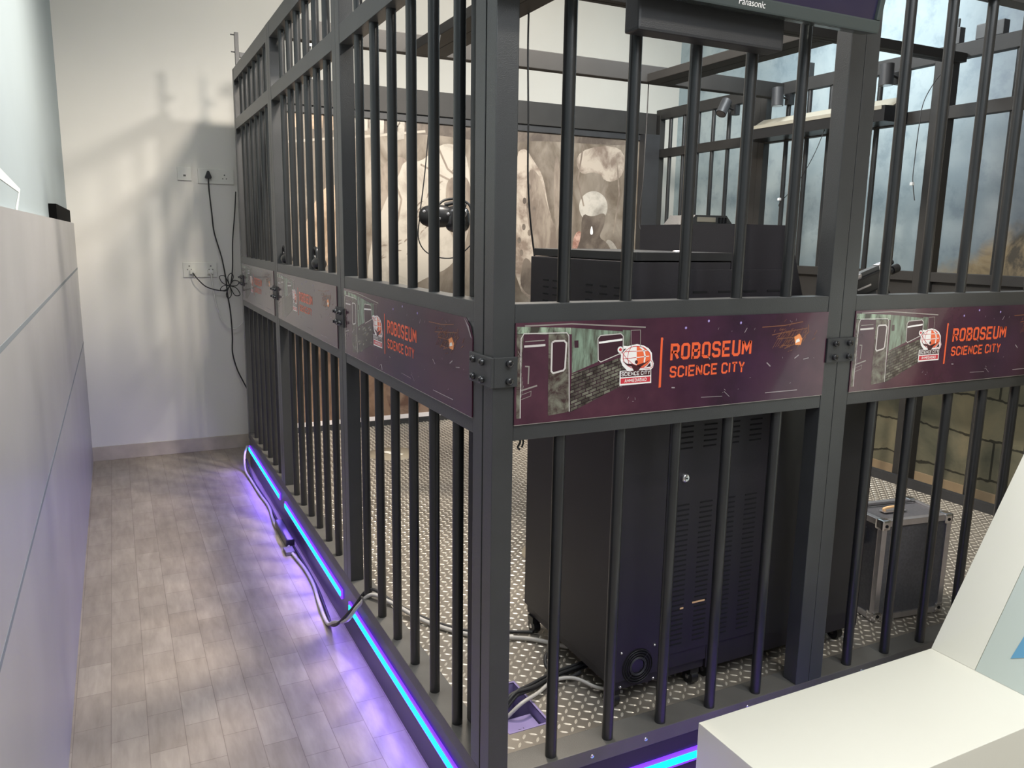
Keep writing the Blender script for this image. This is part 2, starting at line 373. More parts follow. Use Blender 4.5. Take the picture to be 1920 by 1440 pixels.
stc = mixc(t, 1.0, st.outputs['Color'], bk.outputs['Color'], 'MULTIPLY')
lowf = mth(t, 'MULTIPLY_ADD', Z, -8, 10.4, True)
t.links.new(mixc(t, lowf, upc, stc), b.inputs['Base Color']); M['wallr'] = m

# banner print
m, t, b, ob = base('banner_night_print', 0.2, 0.45)
gn = t.nodes.new('ShaderNodeSeparateXYZ'); t.links.new(ob, gn.inputs[0])
mar = ramp(t, [(0.35, (0.048, 0.013, 0.028)), (0.65, (0.085, 0.026, 0.045))]); t.links.new(noise(t, ob, 9, 5), mar.inputs['Fac'])
drk = ramp(t, [(0.35, (0.022, 0.010, 0.024)), (0.65, (0.05, 0.018, 0.05))]); t.links.new(noise(t, ob, 7, 5), drk.inputs['Fac'])
fx = mth(t, 'MULTIPLY', mth(t, 'MULTIPLY_ADD', gn.outputs['X'], 2.6, -0.9, True), mth(t, 'MULTIPLY_ADD', gn.outputs['X'], -3.0, 3.1, True))
t.links.new(mixc(t, fx, mar.outputs['Color'], drk.outputs['Color']), b.inputs['Base Color']); M['ban'] = m
M['ban_dark'] = mat('banner_maroon_print', (0.045, 0.014, 0.025), 0.22, coat=0.4)
M['ban_grunge'] = grunge('banner_pale_green_paint_print', (0.05, 0.045, 0.035), (0.36, 0.46, 0.34), 22, (1.6, 1, 0.7), 0.25, 0.40, 0.60, 0.4)
M['ban_wall'] = grunge('banner_carriage_wall_print', (0.07, 0.065, 0.05), (0.24, 0.33, 0.25), 30, (2.0, 1, 0.35), 0.25, 0.36, 0.62, 0.4)
M['ban_leaf'] = grunge('banner_rusty_door_print', (0.05, 0.025, 0.025), (0.22, 0.22, 0.17), 26, (1, 1, 1), 0.25, 0.42, 0.66, 0.4)
m, t, b, ob = base('banner_brick_print', 0.25, 0.4)
sp = t.nodes.new('ShaderNodeSeparateXYZ'); t.links.new(ob, sp.inputs[0]); cb = t.nodes.new('ShaderNodeCombineXYZ')
t.links.new(sp.outputs['X'], cb.inputs[0]); t.links.new(mth(t, 'ADD', sp.outputs['Z'], mth(t, 'MULTIPLY', sp.outputs['X'], -0.28)), cb.inputs[1])
bk = t.nodes.new('ShaderNodeTexBrick'); bk.inputs['Scale'].default_value = 1; bk.inputs['Brick Width'].default_value = 0.020; bk.inputs['Row Height'].default_value = 0.0085
bk.inputs['Mortar Size'].default_value = 0.0011; bk.inputs['Color1'].default_value = (0.07, 0.06, 0.05, 1); bk.inputs['Color2'].default_value = (0.17, 0.17, 0.13, 1); bk.inputs['Mortar'].default_value = (0.03, 0.01, 0.018, 1)
t.links.new(cb.outputs[0], bk.inputs['Vector'])
gq = ramp(t, [(0.35, (0.35, 0.3, 0.3)), (0.6, (1.2, 1.2, 1.2))]); t.links.new(noise(t, ob, 40, 4), gq.inputs['Fac'])
t.links.new(mixc(t, 1.0, bk.outputs['Color'], gq.outputs['Color'], 'MULTIPLY'), b.inputs['Base Color']); M['ban_brick'] = m
M['ban_line'] = mat('banner_pale_outline_print', (0.62, 0.58, 0.56), 0.25, coat=0.4)
M['ban_lineg'] = mat('banner_grey_outline_print', (0.30, 0.27, 0.25), 0.25, coat=0.4)
M['orange'] = mat('banner_orange_print', (0.86, 0.13, 0.045), 0.3, coat=0.3)
M['lwhite'] = mat('logo_white_print', (0.92, 0.90, 0.88), 0.3, coat=0.3)
M['lred'] = mat('logo_red_print', (0.62, 0.04, 0.06), 0.3, coat=0.3)
M['lorange'] = mat('logo_orange_print', (0.85, 0.16, 0.06), 0.3, coat=0.3)
M['ldark'] = mat('logo_dark_print', (0.06, 0.015, 0.02), 0.3, coat=0.3)
M['fire'] = mat('banner_flame_print', (0.85, 0.30, 0.10), 0.3, coat=0.3)
M['ember'] = mat('banner_ember_print', (0.22, 0.085, 0.04), 0.3, coat=0.3)
M['spk'] = mat('banner_debris_print', (0.34, 0.29, 0.31), 0.3, coat=0.3)
M['vio'] = mat('banner_violet_dot_print', (0.30, 0.22, 0.55), 0.3, coat=0.3)

# ------------------------------------------------------------------ room
XL, XR, YB, YF, ZC = -0.985, 3.86, 4.41, -4.6, 3.6
fl = MB().add([(XL-.1, YF, 0), (XR+.1, YF, 0), (XR+.1, YB+.1, 0), (XL-.1, YB+.1, 0)], [(0,1,2,3)], 'floor')
struct('floor', fl)
struct('ceiling', MB().box((XL-.1, YF-.1, ZC), (XR+.1, YB+.1, ZC+.05), 'ceil'))
struct('wall_back', MB().box((XL-.1, YB, 0), (XR+.1, YB+.1, ZC), 'wallb'))
wl = struct('wall_left', MB().box((XL-.1, YF, 0), (XL, YB, ZC), 'walll'))
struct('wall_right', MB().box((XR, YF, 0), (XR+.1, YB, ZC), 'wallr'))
struct('wall_front', MB().box((XL-.1, YF-.1, 0), (XR+.1, YF, ZC), 'wallf'))
mb = MB()
hexp = [(0.20, 1.80), (1.42, 1.672), (1.235, 1.600)]
fnl = lambda a, b_, e: (XL + 0.0005 + e, a, b_)
strip2(mb, [(0.2, 1.705), (0.93, 1.695), (1.40, 1.672), (1.24, 1.602)], 0.030, 'line', 0.0005, fnl)
mb.build('painted_line', wl)
struct('baseboard_back', MB().bbox((XL+.03, YB-.012, 0), (XR, YB, 0.097), 'bb', .003))
struct('baseboard_right', MB().bbox((XR-.012, YF, 0), (XR, YB-.012, 0.10), 'bbr', .003))
# laminate cladding on the lower left wall
mb = MB().box((XL, YF, 0.0), (-0.952, YB, 1.602), 'clad')
mb.box((-0.953, YF, 1.305), (-0.9514, YB, 1.318), 'joint'); mb.box((-0.953, YF, 0.817), (-0.9514, YB, 0.830), 'joint')
struct('trim_1', mb)

# ------------------------------------------------------------------ cage platform
WX, DY, H = 3.206, 3.867, 0.243
plat = thing('cage_platform', 'raised black platform with diamond plate deck under the cage', 'platform', (0, 0, 0))
mb = MB()
hx0, hx1, hy0, hy1 = 0.15, 0.268, 0.18, 0.40
zd = 0.222
for a, b_ in (((0.07,0.07),(hx0,3.79)), ((hx0,0.07),(hx1,hy0)), ((hx0,hy1),(hx1,3.79)), ((hx1,0.07),(3.14,3.79))):
    mb.add([(a[0],a[1],zd),(b_[0],a[1],zd),(b_[0],b_[1],zd),(a[0],b_[1],zd)], [(0,1,2,3)], 'deck')
deck = mb.build('deck_plate', plat)
# raised tread lozenges, alternating direction
pit = 0.0272; lv = MB(); Lz = 0.0125; Wz = 0.0036
vs = []; fs = []
nx = int((3.13-0.08)/pit); ny = int((3.78-0.08)/pit)
for i in range(nx):
    for j in range(ny):
        x = 0.095 + i*pit; y = 0.095 + j*pit
        if hx0-.014 < x < hx1+.014 and hy0-.014 < y < hy1+.014: continue
        a = PI/4 + 0.12 if (i+j) % 2 else -PI/4 + 0.12
        c, s_ = math.cos(a), math.sin(a); b0 = len(vs)
        for u, v, z in ((-Lz,0,0),(-Lz*.45,-Wz,0),(Lz*.45,-Wz,0),(Lz,0,0),(Lz*.45,Wz,0),(-Lz*.45,Wz,0),(-Lz*.5,0,.0022),(Lz*.5,0,.0022)):
            vs.append((x+u*c-v*s_, y+u*s_+v*c, zd+z))
        fs += [(b0,b0+1,b0+6),(b0+1,b0+2,b0+7,b0+6),(b0+2,b0+3,b0+7),(b0+3,b0+4,b0+7),(b0+4,b0+5,b0+6,b0+7),(b0+5,b0,b0+6)]
lv.add(vs, fs, 'lozenge'); tr = lv.build('tread_pattern', plat, fix=False); tr['kind'] = 'stuff'
mb = MB()
mb.add([(hx0,hy0,.05),(hx1,hy0,.05),(hx1,hy1,.05),(hx0,hy1,.05)], [(0,1,2,3)], 'skirt')
for p, q in (((hx0,hy0),(hx1,hy0)),((hx1,hy0),(hx1,hy1)),((hx1,hy1),(hx0,hy1)),((hx0,hy1),(hx0,hy0))):
    mb.add([(p[0],p[1],.05),(q[0],q[1],.05),(q[0],q[1],zd),(p[0],p[1],zd)], [(0,1,2,3)], 'violet_lit')
mb.box((hx0,hy0,.185),(hx1-.005,hy0+.10,.19),'violet_lit')
for p in (((hx0-.006,hy0-.006),(hx1+.006,hy0)),((hx0-.006,hy1),(hx1+.006,hy1+.006)),((hx1,hy0),(hx1+.006,hy1)),((hx0-.006,hy0),(hx0,hy1))):
    mb.box((*p[0], zd-.002), (*p[1], zd+.0015), 'violet_lit')
mb.build('floor_box', plat)
mb = MB(); mb.tube([(0.185,.215,.192),(.2,.22,.194),(.212,.213,.194),(.213,.225,.193)], .0008, 'rubber', 5); mb.build('loose_wire', plat)
# kerb beams around the edge
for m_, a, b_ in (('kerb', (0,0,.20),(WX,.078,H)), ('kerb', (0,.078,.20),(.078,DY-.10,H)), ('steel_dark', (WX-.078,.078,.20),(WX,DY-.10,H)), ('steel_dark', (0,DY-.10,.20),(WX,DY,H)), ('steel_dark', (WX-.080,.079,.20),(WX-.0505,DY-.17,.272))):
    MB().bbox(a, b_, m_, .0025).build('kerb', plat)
for a, b_ in (((.004,.004,.0),(WX-.004,.022,.236)), ((.004,.022,.0),(.022,DY-.02,.236)), ((WX-.022,.022,.0),(WX-.004,DY-.02,.236)), ((.004,DY-.02,.0),(WX-.004,DY-.004,.236))):
    MB().box(a, b_, 'skirt').build('skirt', plat)
mb = MB()
mb.box((.022,.022,.18),(WX-.022,.07,.2),'skirt'); 
def led(x0, y0, x1, y1, axis):
    mb = MB()
    if axis == 'Y':
        mb.box((-.003, y0, .1085), (.004, y1, .1475), 'led_halo'); mb.box((-.006, y0+.01, .1180), (-.003, y1-.01, .1380), 'led')
    else:
        mb.box((x0, -.003, .1085), (x1, .004, .1475), 'led_halo'); mb.box((x0+.01, -.006, .1180), (x1-.01, -.003, .1380), 'led')
    mb.build('led_strip', plat)
led(0, 2.745, 0, 3.86, 'Y'); led(0, 1.405, 0, 2.60, 'Y'); led(0, 0.03, 0, 1.295, 'Y'); led(0.09, 0, 1.0, 0, 'X'); led(1.14, 0, 2.05, 0, 'X')
for x in (.30, .47, .83, 1.3): MB().lathe([(0,-.0012),(.005,-.0012),(.006,.004)], 'chrome', (x, 0, .222), 'Y', 10).build('screw', plat)

def disc(x, y, r, shoe):
    mb = MB(); mb.lathe([(0, zd+.0026),(r, zd+.0026),(r, zd+.0012)], 'sticker', (x, y, 0), 'Z', 40)
    if shoe:
        mb.add([(x-.05,y+.06,zd+.0032),(x-.015,y+.07,zd+.0032),(x+.06,y-.03,zd+.0032),(x+.04,y-.055,zd+.0032),(x+.01,y-.05,zd+.0032)], [(0,1,2,3,4)], 'pale')
    mb.build('floor_sticker', plat)
disc(0.735, 3.02, 0.155, True); disc(0.90, 1.22, 0.165, True)

# ------------------------------------------------------------------ banner artwork, drawn for a 0.962 x 0.222 panel
BA = {
'frame_top':[(0.003,0.219),(0.143,0.212),(0.144,0.197),(0.003,0.202)],
'frame_left':[(0.003,0.203),(0.02,0.203),(0.013,0.01),(0.005,0.01)],
'door_leaf':[(0.084,0.2),(0.137,0.198),(0.144,0.015),(0.087,0.01)],
'door_line':[(0.015,0.01),(0.014,0.192),(0.021,0.203),(0.131,0.201),(0.137,0.194),(0.144,0.015)],
'slat1':[(0.022,0.174),(0.076,0.175)],
'slat2':[(0.024,0.185),(0.074,0.186)],
'dwin':[(0.093,0.18),(0.1,0.183),(0.125,0.183),(0.131,0.177),(0.129,0.119),(0.125,0.114),(0.098,0.109),(0.093,0.114)],
'wall':[(0.145,0.212),(0.285,0.198),(0.286,0.187),(0.216,0.184),(0.218,0.129),(0.148,0.106)],
'wall2':[(0.285,0.202),(0.308,0.2),(0.307,0.158),(0.288,0.155)],
'win':[(0.216,0.184),(0.223,0.191),(0.28,0.193),(0.287,0.187),(0.288,0.148),(0.226,0.128),(0.219,0.133)],
'winline':[(0.219,0.174),(0.285,0.179)],
'sq':[(0.152,0.182),(0.163,0.182),(0.164,0.165),(0.153,0.165)],
'brick':[(0.147,0.104),(0.288,0.137),(0.297,0.111),(0.286,0.066),(0.144,0.012)],
'cend':[(0.311,0.158),(0.309,0.2),(0.336,0.2),(0.338,0.157)],
'trim':[(0.023,0.22),(0.144,0.221),(0.351,0.206)],
'low1':[(0.017,0.074),(0.057,0.083)],
'low2':[(0.017,0.064),(0.042,0.071),(0.041,0.06),(0.016,0.053)],
'low3':[(0.025,0.129),(0.035,0.128),(0.034,0.088)],
'outer':[(0.282,0.067),(0.281,0.103),(0.302,0.103),(0.288,0.116),(0.282,0.129),(0.283,0.142),(0.276,0.149),(0.272,0.157),(0.276,0.162),(0.287,0.164),(0.302,0.162),(0.311,0.164),(0.328,0.166),(0.347,0.162),(0.363,0.154),(0.373,0.142),(0.375,0.126),(0.38,0.116),(0.378,0.106),(0.373,0.102),(0.375,0.068)],
'globe':[(0.369,0.132),(0.368,0.138),(0.365,0.144),(0.359,0.149),(0.353,0.154),(0.345,0.158),(0.336,0.16),(0.327,0.161),(0.318,0.161),(0.31,0.159),(0.303,0.156),(0.297,0.152),(0.292,0.147),(0.289,0.142),(0.289,0.136),(0.29,0.13),(0.293,0.124),(0.298,0.119),(0.305,0.114),(0.313,0.11),(0.321,0.108),(0.33,0.106),(0.339,0.107),(0.348,0.108),(0.355,0.111),(0.361,0.115),(0.366,0.12),(0.369,0.126)],
'halfr':[(0.33,0.106),(0.327,0.161),(0.327,0.161),(0.337,0.16),(0.346,0.157),(0.354,0.153),(0.361,0.148),(0.366,0.142),(0.369,0.135),(0.369,0.128),(0.367,0.122),(0.363,0.116),(0.357,0.112),(0.349,0.109),(0.34,0.107),(0.33,0.106)],
'hole1':[(0.29,0.156),(0.297,0.157),(0.287,0.147)],
'hole2':[(0.369,0.119),(0.371,0.109),(0.357,0.108)],
'dot':[(0.285,0.155),(0.284,0.157),(0.282,0.158),(0.28,0.159),(0.278,0.158),(0.277,0.157),(0.276,0.155),(0.277,0.153),(0.279,0.152),(0.281,0.151),(0.283,0.151),(0.284,0.153)],
'lat1':[(0.295,0.149),(0.36,0.149)],
'lat2':[(0.288,0.132),(0.365,0.135)],
'mer1':[(0.311,0.16),(0.304,0.148),(0.302,0.133),(0.307,0.117)],
'mer2':[(0.336,0.16),(0.348,0.151),(0.353,0.135),(0.351,0.12)],
'head':[(0.332,0.122),(0.332,0.124),(0.33,0.126),(0.329,0.127),(0.327,0.127),(0.325,0.126),(0.324,0.125),(0.324,0.123),(0.324,0.121),(0.326,0.119),(0.327,0.118),(0.329,0.118),(0.331,0.119),(0.332,0.12)],
'arms':[(0.288,0.127),(0.301,0.12),(0.314,0.119),(0.328,0.114),(0.342,0.118),(0.354,0.12),(0.367,0.126),(0.361,0.121),(0.342,0.11),(0.336,0.102),(0.322,0.101),(0.315,0.112),(0.301,0.116)],
'b1':[(0.285,0.1),(0.37,0.098),(0.37,0.086),(0.286,0.088)],
'b2':[(0.285,0.084),(0.37,0.084),(0.37,0.073),(0.285,0.072)],
'bar':[(0.398,0.179),(0.404,0.179),(0.405,0.055),(0.398,0.054)],
'fire':[(0.84,0.163),(0.859,0.171),(0.87,0.157),(0.866,0.14),(0.846,0.141)],
'f1':[(0.724,0.193),(0.802,0.195),(0.868,0.203)],
'f2':[(0.76,0.171),(0.816,0.178),(0.887,0.185)],
'f3':[(0.78,0.16),(0.85,0.162)],
'f4':[(0.795,0.141),(0.833,0.141)],
'f5':[(0.808,0.133),(0.865,0.15),(0.891,0.175),(0.889,0.195)],
'spk':[(0.847,0.104),(0.862,0.113)],
'spk2':[(0.748,0.098),(0.762,0.087)],
'spk3':[(0.664,0.181),(0.672,0.193)],
'spk4':[(0.438,0.052),(0.448,0.051)],
'spk5':[(0.608,0.03),(0.627,0.015)],
'spk6':[(0.75,0.016),(0.866,0.016)],
'spk7':[(0.533,0.02),(0.603,0.018)],
'spk8':[(0.88,0.1),(0.9,0.103)],
'spk9':[(0.545,0.129),(0.555,0.117)],
'l1':[(0.473,0.2)],
'l2':[(0.544,0.215)],
'l3':[(0.65,0.207)],
}
MU = {
'darktop':[(0.834,2.371),(1.561,2.334),(2.911,2.316),(2.914,2.264),(2.07,2.26),(1.897,2.219),(1.562,2.226),(1.244,2.248),(0.831,2.192)],
'stripe':[(0.275,2.128),(0.554,2.166),(0.806,2.197),(1.236,2.261)],
'shirt':[(1.078,2.062),(1.204,2.051),(1.33,2.176),(1.441,2.197),(1.563,2.125),(1.587,1.608),(1.443,1.343),(1.24,1.268),(1.081,1.177),(0.806,1.181),(0.825,1.451),(0.927,1.756),(1.043,1.954)],
'face':[(1.381,1.916),(1.441,1.973),(1.572,1.979),(1.586,1.721),(1.483,1.643),(1.393,1.715)],
'brow':[(0.939,2.054),(1.078,2.097),(1.146,1.977),(1.031,1.901),(0.915,1.702),(0.86,1.771)],
'figure2':[(1.92,2.146),(2.006,2.207),(2.074,2.117),(2.166,2.007),(2.218,1.738),(2.306,1.582),(2.354,1.097),(1.917,1.085)],
'shade2':[(2.03,2.077),(2.143,2.006),(2.218,1.738),(2.306,1.582),(2.378,1.096),(2.143,1.101),(2.088,1.5),(2.015,1.771)],
'blob':[(2.022,1.421),(2.091,1.362),(2.107,1.101),(1.982,1.183),(1.993,1.342)],
'head':[(2.738,1.801),(2.728,1.842),(2.704,1.878),(2.668,1.903),(2.624,1.916),(2.579,1.914),(2.538,1.898),(2.505,1.871),(2.484,1.834),(2.477,1.793),(2.487,1.752),(2.51,1.717),(2.546,1.691),(2.589,1.677),(2.634,1.679),(2.676,1.694),(2.71,1.722),(2.732,1.759)],
'headface':[(2.503,1.754),(2.595,1.716),(2.725,1.768),(2.71,1.65),(2.66,1.567),(2.75,1.527),(2.805,1.424),(2.438,1.423),(2.506,1.545)],
'nose':[(2.581,1.599),(2.597,1.668),(2.615,1.595),(2.596,1.583)],
'shoulder':[(2.724,1.556),(2.8,1.54),(2.87,1.433),(2.755,1.432)],
'pink':[(2.437,1.584),(2.503,1.625),(2.516,1.525),(2.462,1.423),(2.424,1.423)],
'leg':[(2.252,2.165),(2.298,2.13),(2.359,1.663),(2.319,1.462),(2.255,1.739)],
'peach':[(0.503,1.827),(0.581,1.882),(0.645,1.867),(0.632,1.344),(0.35,1.344),(0.393,1.62)],
'rust':[(0.961,0.824),(1.613,0.954),(1.619,0.148),(0.913,0.213)],
'tileE':[(0.784,2.367)],
'tileB':[(0.895,2.353)],
'tileY':[(1.039,2.33)],
'crowd':[(2.434,2.215),(2.864,2.281),(2.885,2.042),(2.73,1.974),(2.629,2.069),(2.464,2.022)],
}
BG_KEYS_W = 0.962
def banner(parent, W_, x0, peel=False):
    """W_ wide banner; x0 local start; front surface at local y = -0.004"""
    mb = MB(); sc = W_/BG_KEYS_W; hgt = 0.232; zb = 1.133; off = (W_-BG_KEYS_W)*0.42
    def fb(a, b_, e): return (x0 + a*sc, -0.0032-e, zb + 0.005 + b_)
    def fo(a, b_, e): return (x0 + off + a, -0.0032-e, zb + 0.005 + b_)
    c = 0.045 if peel else 0.0
    pts = [(x0,zb),(x0+W_,zb),(x0+W_,zb+hgt-c),(x0+W_-c*.35,zb+hgt-c*.4),(x0+W_-c,zb+hgt),(x0,zb+hgt)] if peel else [(x0,zb),(x0+W_,zb),(x0+W_,zb+hgt),(x0,zb+hgt)]
    mb.prism(pts, 'ban', -0.003, 0.0)
    e1, e2, e3, e4, e5 = 0.0001, 0.0003, 0.0005, 0.0007, 0.0009
    for k, mm in (('frame_top','ban_grunge'),('frame_left','ban_leaf'),('door_leaf','ban_leaf'),('wall','ban_wall'),('wall2','ban_wall'),('brick','ban_brick')): poly2(mb, BA[k], mm, e1, fb)
    for k in ('win','sq','dwin'): poly2(mb, BA[k], 'ban_dark', e2, fb)
    for k, w, mm in (('door_line',.0022,'ban_line'),('trim',.003,'ban_lineg'),('low1',.0035,'ban_lineg'),('low2',.0012,'ban_lineg'),('low3',.003,'ban_lineg'),('slat1',.005,'ban_line'),('slat2',.002,'ban_lineg'),('cend',.0016,'ban_lineg')): strip2(mb, BA[k], w, mm, e2, fb)
    strip2(mb, BA['dwin']+[BA['dwin'][0]], .0042, 'ban_line', e3, fb); strip2(mb, BA['win']+[BA['win'][0]], .0022, 'ban_line', e3, fb); strip2(mb, BA['winline'], .0048, 'lwhite', e3, fb)
    for i in range(9): strip2(mb, [(0.006+i*.002, .165-.01*i), (.015, .150-.012*i)], .0009, 'ban_lineg', e3, fb)
    rr = random.Random(3)
    for i in range(26):
        a = rr.uniform(.05,.95); z = rr.uniform(.02,.21); strip2(mb, [(a, z), (a+rr.uniform(-.006,.006), z+rr.uniform(-.006,.006))], .0008, 'spk', e1, fb)
    for k in ('f1','f2','f3','f4','f5'): strip2(mb, BA[k], .0022, 'ember', e1, fb)
    for i in range(11): strip2(mb, [(0.765+i*.010, .135+.004*(i % 3)), (0.80+i*.0085, .187-.003*(i % 4))], .0011, 'ember', e1, fb)
    for i in range(60):
        a = rr.gauss(.83,.035); z = rr.gauss(.163,.016); q = rr.uniform(.3,1.1); L_ = rr.uniform(.004,.016)
        strip2(mb, [(a, z), (a+L_*math.cos(q), z+L_*math.sin(q))], rr.uniform(.0007,.002), 'ember', e2-.00005, fb)
    poly2(mb, BA['fire'], 'fire', e2, fb); poly2(mb, [(.846,.146),(.862,.15),(.858,.158),(.848,.155)], 'lwhite', e3, fb)
    for k, w in (('spk',.003),('spk2',.003),('spk3',.002),('spk4',.003),('spk5',.0012),('spk6',.0022),('spk7',.0012),('spk8',.0022),('spk9',.002)): strip2(mb, BA[k], w, 'spk', e2, fb)
    for k in ('l1','l2','l3'):
        cx, cz = BA[k][0]
        poly2(mb, [(cx+.0035*math.cos(q*PI/5), cz+.0035*math.sin(q*PI/5)) for q in range(10)], 'ban_violet' if 'ban_violet' in M else 'vio', e1, fb)
        poly2(mb, [(cx+.0011*math.cos(q*PI/4), cz+.0011*math.sin(q*PI/4)) for q in range(8)], 'lwhite', e2, fb)
    # emblem
    poly2(mb, BA['outer'], 'lwhite', e2, fo)
    poly2(mb, [(.280+.0078*math.cos(q*PI/7), .1548+.0078*math.sin(q*PI/7)) for q in range(14)], 'lwhite', e3, fo)
    poly2(mb, BA['halfr'], 'lorange', e3, fo)
    strip2(mb, BA['globe']+[BA['globe'][0]], .0014, 'lred', e4, fo)
    for k in ('hole1','hole2'): poly2(mb, BA[k], 'ban_dark', e4, fo)
    poly2(mb, BA['dot'], 'lred', e4, fo)
    strip2(mb, [BA['lat1'][0], (.327,.149)], .0013, 'lred', e4, fo); strip2(mb, [(.327,.149), BA['lat1'][1]], .002, 'lwhite', e4, fo)
    strip2(mb, [BA['lat2'][0], (.327,.1335)], .0013, 'lred', e4, fo); strip2(mb, [(.327,.1335), BA['lat2'][1]], .002, 'lwhite', e4, fo)
    strip2(mb, BA['mer1'], .0013, 'lred', e4, fo); strip2(mb, BA['mer2'], .0042, 'lwhite', e4, fo)
    strip2(mb, [(.284,.150),(.300,.132),(.318,.118),(.345,.108),(.366,.104),(.376,.108),(.375,.120),(.368,.126)], .0011, 'lred', e5, fo)
    poly2(mb, BA['arms'], 'ldark', e5, fo); poly2(mb, BA['head'], 'ldark', e5, fo)
    poly2(mb, [(.2845,.1015),(.3715,.1015),(.3715,.0875),(.2845,.0875)], 'ldark', e3, fo); poly2(mb, [(.2845,.0845),(.3715,.0845),(.3715,.0715),(.2845,.0715)], 'lred', e3, fo)
    text2(mb, 'SCIENCE CITY', .2865, .0900, .083, .0095, 1.2, 'lwhite', e4, fo); text2(mb, 'AHMEDABAD', .296, .0742, .064, .0078, 1.3, 'lwhite', e4, fo)
    poly2(mb, BA['bar'], 'orange', e2, fo)
    text2(mb, 'ROBOSEUM', .429, .121, .262, .0415, 1.45, 'orange', e2, fo)
    text2(mb, 'SCIENCE CITY', .430, .077, .242, .0290, 1.35, 'orange', e2, fo)
    if peel:
        pz = zb+hgt
        poly2(mb, [(x0+W_-c*1.05,pz),(x0+W_-c*.4,pz-c*.38),(x0+W_,pz-c),(x0+W_-.006,pz-c*.95),(x0+W_-c*.52,pz-c*.5),(x0+W_-c*.9,pz-.006)], 'chrome', .0012, lambda a, b_, e: (a, -.0035-e, b_))
        mb.tube([(x0+.42,-.0036,zb+.008),(x0+.44,-.0036,zb+.02),(x0+.452,-.0036,zb+.004)], .0008, 'spk', 5)
    # pale cut edge along the lower rim
    mb.box((x0, -.0036, zb-.0012), (x0+W_, 0, zb), 'ban_lineg')
    return mb.build('banner', parent)

# ------------------------------------------------------------------ cage panels (local: x along panel, -y outward, z up)
ZR1, ZR0, ZM0, ZM1, ZT0, ZT1 = 1.407, 1.095, 2.190, 2.253, 2.477, 2.551
SW, DP = 0.0535, 0.05
PG = 'barred steel grilles of the cage'
def cage_panel(name, label, loc, rz, W_, bars, art=True, peel=False, up=0.0):
    ZM0, ZM1 = 2.190 + up, 2.253 + up
    sm_ = 'steel' if art else 'steel_shaded'  # far grilles take the darker copy, shade put into the colour
    p = thing(name, label, 'grille', (loc[0], loc[1], 0), rz, PG)
    for x in (0, W_-SW): MB().bbox((x+.0006, 0, H), (x+SW-.0006, DP, ZT1), sm_, .0022).build('stile', p)
    for nm, z0, z1 in (('top_rail', ZT0, ZT1), ('middle_rail', ZM0, ZM1), ('banner_rail', ZR1-.05, ZR1), ('banner_rail', ZR0, ZR0+.05)):
        MB().bbox((SW, .0008, z0), (W_-SW, DP-.0008, z1), sm_, .0022).build(nm, p)
    MB().box((SW, .002, ZR0+.05), (W_-SW, .030, ZR1-.05), sm_).build('backing_plate', p)
    proto = {}
    for z0, z1, k in ((H, ZR0, 'a'), (ZR1, ZM0, 'b'), (ZM1, ZT0, 'c')):
        for x in bars:
            if k not in proto:
                mb = MB().cyl((0, DP/2, z0), (0, DP/2, z1), .0148, 'bar', n=20, cap=False); proto[k] = mb.build('bar', p); proto[k].location.x = x
            else:
                o = proto[k].copy(); COL.objects.link(o); o.parent = p; o.location.x = x
    if art: banner(p, W_-2*SW, SW, peel)
    return p
def even(W_, n, pitch): c = W_/2; return [c + (i-(n-1)/2)*pitch for i in range(n)]
NX = 1.0683
cage_panel('cage_grille', 'front steel cage panel with clearest maroon banner, below the television', (0, 0), 0, NX, even(NX, 5, .1725), up=.06)
cage_panel('cage_grille', 'front steel cage panel right of the bolted joint, behind the white bench', (NX, 0), 0, NX, even(NX, 5, .1725), up=.06)
RZ = -PI/2
cage_panel('cage_grille', 'nearest side cage panel left of the corner post, banner corner peeled', (0, 1.3144), RZ, 1.3144-.0535, even(1.3144-.0535, 6, .171), peel=True)
cage_panel('cage_grille', 'middle side cage panel on the aisle with washed-out shiny banner', (0, 2.6229), RZ, 2.6229-1.3144, even(2.6229-1.3144, 6, .171))
cage_panel('cage_grille', 'farthest side cage panel on the aisle, next to the back wall', (0, 3.867), RZ, 3.867-2.6229, even(3.867-2.6229, 6, .171))
# right hand side, seen from inside
RR = PI/2
cage_panel('cage_grille', 'far side cage panel before blue painted wall, in the back corner', (WX, 2.6229), RR, 3.767-2.6229, even(3.767-2.6229, 6, .165), art=False)
cage_panel('cage_grille', 'far side cage panel before blue painted wall, behind the cream-topped light trough', (WX, 1.3144), RR, 2.6229-1.3144, even(2.6229-1.3144, 6, .171), art=False)
cage_panel('cage_grille', 'far side cage panel before tan painted cliffs at the right picture edge', (WX, 0.051), RR, 1.3144-.051, even(1.3144-.051, 6, .171), art=False)
